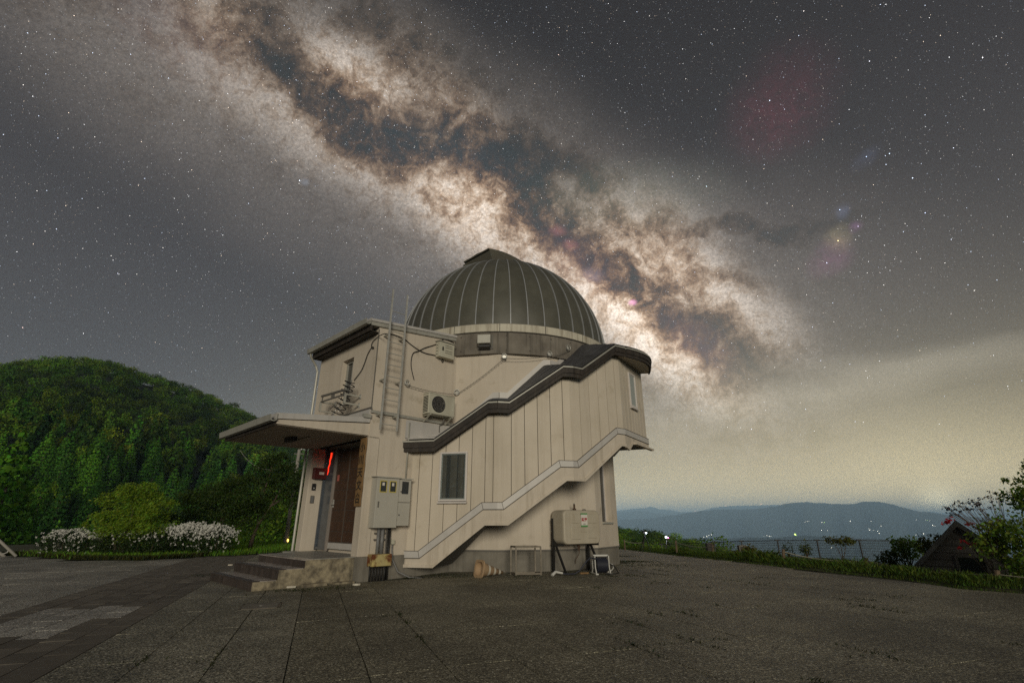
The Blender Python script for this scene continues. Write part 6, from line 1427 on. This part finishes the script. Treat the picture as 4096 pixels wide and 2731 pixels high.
# big garden bush beside the hut
bb = Vector((10.35, 10.75, -.15)); lob = [(.25, 0, .75, 1.0, .8, .8), (.85, .2, 1.2, 1.0, .8, .9), (.1, -.1, .35, .8, .7, .5), (1.3, .1, .5, .9, .8, .7), (1.0, .1, 1.7, .6, .6, .45), (.55, .1, 1.9, .40, .4, .28), (1.25, .1, 2.25, .55, .5, .4), (.75, .2, 2.15, .35, .4, .25), (1.5, .2, 2.6, .4, .4, .3), (-.1, 0, 1.0, .5, .5, .35)]
grow('garden_bush', 'large leafy dark bush crowding the hut at the end of the rope', 'bush', bb, lob, 14000, .075, (.14, .22, .028), stems_to(lob, .025), 61, aspect=.55, shell=.35)
sp_ = thing('umbel_plant', 'tall stalky plant with dark flower heads above the hut roof', 'plant', Vector((9.75, 11.0, -.1)))
rg = random.Random(9); heads = MB(); 
for i in range(34):
    px = rg.uniform(3785, 4010); py = 2075 - (px - 3760) * .50 * rg.uniform(.25, 1.0) - rg.uniform(0, 40); e = pt(px, py, rg.uniform(10.7, 11.5)); o = Vector((10.1 + rg.uniform(-.1, .3), 11.1, .55)); m = o.lerp(e, .5) + Vector((.12, 0, -.02))
    part('stalk', MB().tube([o, m, e], [.010, .007, .004], 4), M['rust'], sp_)
    rgh = np.random.default_rng(i); Ph = np.array(tuple(e))[None] + rgh.normal(size=(14, 3)) * np.array([.032, .032, .016]); V, Fc = leaves(Ph, .05, rgh, .45, wind=(.6, 0, .2))
    obj('flower_head', npmesh('flower_head', V - np.array(tuple(sp_.location)), Fc, M['leaf'], tints(len(Fc), (.035, .022, .016), rgh, .3, .2)), sp_)['kind'] = 'stuff'
rf_ = thing('red_flower_plant', 'plant with small bright red flowers before the hut gable', 'plant', Vector((10.0, 11.6, -.15)))
for i, (px, py) in enumerate([(972, 1000), (950, 1062), (1145, 1075), (1068, 1025), (1130, 1020), (1010, 830), (1050, 826), (850, 785), (820, 812), (805, 825), (1320, 800)]):
    e = pt(*Z8(px, py), 11.3 + .05 * i); o = Vector((10.25 + .02 * i, 11.5, -.1)); part('stalk', MB().tube([o, o.lerp(e, .6) + Vector((.05, 0, .03)), e], [.008, .006, .004], 4), M['bark'], rf_)
    rgh = np.random.default_rng(70 + i); Ph = np.array(tuple(e))[None] + rgh.normal(size=(16, 3)) * np.array([.045, .03, .016]); V, Fc = leaves(Ph, .055, rgh, .7)
    obj('flower', npmesh('flower', V - np.array(tuple(rf_.location)), Fc, M['redpetal']), rf_)
# grass: verge, lawn edge, weeds in the joints
def blades(P_, hgt, rg, color, lean=.5, width=.012):
    n = len(P_); a = rg.uniform(0, 6.28, n); h = hgt * (.45 + .75 * rg.uniform(0, 1, n)); ln = lean * h * rg.uniform(.2, 1, n)
    d = np.stack([np.cos(a), np.sin(a), np.zeros(n)], 1); w = np.stack([-np.sin(a), np.cos(a), np.zeros(n)], 1) * width
    up = np.zeros((n, 3)); up[:, 2] = h; V = np.stack([P_ - w, P_ + w, P_ + up * .6 + d * (ln * .35)[:, None] + w * .7, P_ + up + d * ln[:, None]], 1).reshape(-1, 3); Fc = np.arange(4 * n).reshape(n, 4); return V, Fc, tints(n, color, rg, .5, .35)
rg = np.random.default_rng(77); Pv, Hv = [], []
ed = dens(redge, .05); 
for i in range(0, len(ed) - 1):
    a, c = ed[i], ed[i + 1]; d = c - a
    if d.length < 1e-6: continue
    d.normalize(); n = Vector((-d.y, d.x, 0)); far = a.y > 22
    for q in range(64):
        t = abs(rg.normal()) * .75 - .05 if q < 50 else rg.uniform(.5, 2.4); x, y = a.x + n.x * t + d.x * rg.uniform(0, .06), a.y + n.y * t + d.y * rg.uniform(0, .06)
        z = gz(x, y) + (-.0 if t < .1 else .05 if t < 1.1 else -.1); Pv.append((x, y, z)); Hv.append((.04 + .13 * min(1, max(0, t) / .6)) * (1 + .9 * max(0, math.sin(x * 2.3 + 1.1 * y) * math.sin(y * 1.9 - x)) ** 2))
Pv, Hv = np.array(Pv), np.array(Hv); V, Fc, tn = blades(Pv, Hv, rg, (.085, .135, .020), .9, .006)
tag(obj('verge_grass', npmesh('verge_grass', V, Fc, M['grass'], tn)), 'rough grass along the edge of the paving under the rope', 'grass', None, 'stuff')
Pl = []
for _ in range(26000):
    x, y = rg.uniform(-19, -7.5), rg.uniform(18.5, 31)
    if inside(x, y, lawn_poly): Pl.append((x, y, gz(x, y) + .01))
V, Fc, tn = blades(np.array(Pl), np.full(len(Pl), .20), rg, (.12, .24, .02), .6, .011)
tag(obj('lawn_grass', npmesh('lawn_grass', V, Fc, M['grass'], tn)), 'bright green lawn grass behind the steps', 'grass', None, 'stuff')
Pe = []
for a, c in zip(ledge[:5], ledge[1:5]):
    L3 = (c - a).length
    for _ in range(int(700 * L3)): t = rg.uniform(); q = a.lerp(c, t); Pe.append((q.x + rg.normal() * .05, q.y + .15 + abs(rg.normal()) * .35 - .1, gz(q.x, q.y) + .0))
V, Fc, tn = blades(np.array(Pe), np.full(len(Pe), .16), rg, (.050, .058, .014), .8, .009)
tag(obj('edge_grass', npmesh('edge_grass', V, Fc, M['grass'], tn)), 'dark grass fringe at the foot of the azalea hedge', 'grass', None, 'stuff')
Pw = []
for _ in range(170):                       # weeds in the joints
    if rg.uniform() < .6: bj = NB0 + .66 * rg.integers(-2, 14); aj = rg.uniform(3, 26)
    else: aj = .4 + 1.5 * rg.integers(2, 16); bj = rg.uniform(-2, 10)
    c = AX * aj + BX * bj
    if not inb(c) or in_building(c) or (c.x < 0 and rg.uniform() < .6): continue
    L3 = rg.uniform(.05, .45)
    for _ in range(int(L3 * 130)): u = rg.uniform(-L3, L3); q = c + (AX if rg.uniform() < .7 else BX) * u; Pw.append((q.x + rg.normal() * .018, q.y + rg.normal() * .018, gz(q.x, q.y) - .008))
for (px, py, n, sx_) in [(2520, 2245, 700, .5), (2480, 2225, 500, .4), (1180, 2362, 160, .25), (1060, 2342, 100, .2), (1760, 2300, 160, .35), (1640, 2312, 110, .08), (1850, 2305, 120, .3), (2100, 2305, 160, .5), (2600, 2260, 400, .6), (2330, 2290, 160, .4), (830, 2300, 120, .25), (1330, 2352, 120, .3)]:
    c = gpix(px, py)
    for _ in range(n): x, y = c.x + rg.normal() * sx_, c.y + rg.normal() * sx_ * .6; Pw.append((x, y, gz(x, y) - .005))
V, Fc, tn = blades(np.array(Pw), np.full(len(Pw), .034), rg, (.034, .044, .014), 1.6, .006)
tag(obj('joint_weeds', npmesh('joint_weeds', V, Fc, M['grass'], tn)), 'small weeds growing in the joints of the paving', 'weeds', None, 'stuff')

# ------------------------------------------------------------------ stars
rg = np.random.default_rng(3); N = 300000
d = rg.normal(size=(N, 3)); d /= np.linalg.norm(d, axis=1)[:, None]; d = d[d[:, 2] > .015]
bl = np.degrees(np.arcsin(d @ np.array(tuple(GN)))); keep = rg.uniform(size=len(d)) < (.50 + .5 * np.exp(-(bl / 16) ** 2)) * np.clip((np.degrees(np.arcsin(d[:, 2])) - 3) / 12, .03, 1); d = d[keep]
mag = .24 * (rg.pareto(1.55, size=len(d)) + 1); mag = np.clip(mag, .24, 5)
named = [(688, 415, 26, (.7, .85, 1)), (1768, 231, 12, (.75, .85, 1)), (1925, 553, 20, (1, .78, .35)), (1899, 604, 10, (.75, .8, 1)), (1929, 482, 10, (.6, .75, 1)), (1990, 360, 9, (.6, .75, 1)), (2043, 353, 12, (.6, .75, 1)), (2035, 378, 7, (.7, .8, 1)), (2096, 409, 14, (.65, .75, 1)), (2125, 489, 10, (.65, .75, 1)), (1971, 520, 8, (.85, .7, 1)), (1623, 428, 8, (.7, .9, 1)), (1726, 985, 8, (.8, .85, 1)), (1997, 141, 8, (.9, .9, 1)), (1846, 26, 7, (1, .9, .85)), (2257, 133, 9, (.95, .95, 1)), (1283, 126, 7, (1, .75, .65)), (52, 752, 7, (1, .7, .65)), (332, 410, 6, (.7, .8, 1)), (683, 370, 6, (1, .75, .6)), (1866, 751, 6, (.8, .85, 1)), (1952, 836, 6, (.75, .8, 1)), (1885, 828, 5, (.75, .8, 1)), (1565, 905, 5, (.75, .8, 1)), (270, 628, 5, (.8, .8, 1)), (733, 641, 5, (.7, .75, 1)), (820, 188, 6, (.9, .9, 1)), (2190, 340, 6, (.8, .85, 1)), (1570, 660, 5, (.9, .9, 1)), (2185, 550, 6, (.8, .85, 1)), (1750, 765, 4, (.8, .85, 1))]
col = np.ones((len(d), 3)); u = rg.uniform(size=len(d)); col[u < .28] = (.72, .82, 1.0); col[u > .78] = (1, .80, .62); col[(u > .55) & (u < .78)] = (1, .94, .86)
d = np.concatenate([d, np.array([tuple(dispdir(x, y)) for x, y, m, c in named])]); mag = np.concatenate([mag, np.array([m for x, y, m, c in named], float)]); col = np.concatenate([col, np.array([c for x, y, m, c in named])])
RSK = 80000.0; rad = RSK * .00040 * np.clip(mag, .5, 30) ** .26; lum = 1.15 * mag / np.clip(mag, .5, 30) ** .52
oc = np.array([(1, 0, 0), (-1, 0, 0), (0, 1, 0), (0, -1, 0), (0, 0, 1), (0, 0, -1)], float); of = np.array([(0, 2, 4), (2, 1, 4), (1, 3, 4), (3, 0, 4), (2, 0, 5), (1, 2, 5), (3, 1, 5), (0, 3, 5)])
V = (d * RSK)[:, None, :] + oc[None] * rad[:, None, None]; Fc = (np.arange(len(d)) * 6)[:, None, None] + of[None]
ms = bpy.data.materials.new('starlight'); ms.use_nodes = True; nt = ms.node_tree; nt.nodes.remove(nt.nodes['Principled BSDF']); em = nt.nodes.new('ShaderNodeEmission'); at = nt.nodes.new('ShaderNodeAttribute'); at.attribute_name = 'tint'
nt.links.new(at.outputs['Color'], em.inputs['Color']); em.inputs['Strength'].default_value = 1.0; nt.links.new(em.outputs[0], nt.nodes['Material Output'].inputs[0]); ms.cycles.emission_sampling = 'NONE'
tag(obj('stars', npmesh('stars', V.reshape(-1, 3), Fc.reshape(-1, 3), ms, np.repeat(col * lum[:, None], 6, 0))), 'countless stars of the night sky', 'stars', None, 'stuff')

# ------------------------------------------------------------------ haze in the valley air
hb_ = MB().prism([Vector((-40000, -40000, -443)), Vector((40000, -40000, -443)), Vector((40000, 40000, -443)), Vector((-40000, 40000, -443))], (0, 0, 443 + 470))
hzm = bpy.data.materials.new('haze_air'); hzm.use_nodes = True; nt = hzm.node_tree; nt.nodes.remove(nt.nodes['Principled BSDF']); pv = nt.nodes.new('ShaderNodeVolumePrincipled')
pv.inputs['Color'].default_value = (.50, .74, 1.0, 1); pv.inputs['Density'].default_value = 1.35e-4; pv.inputs['Anisotropy'].default_value = -.3
nt.links.new(pv.outputs[0], nt.nodes['Material Output'].inputs['Volume'])
hz_o = tag(part('haze', hb_, hzm), None, None, None, 'stuff')
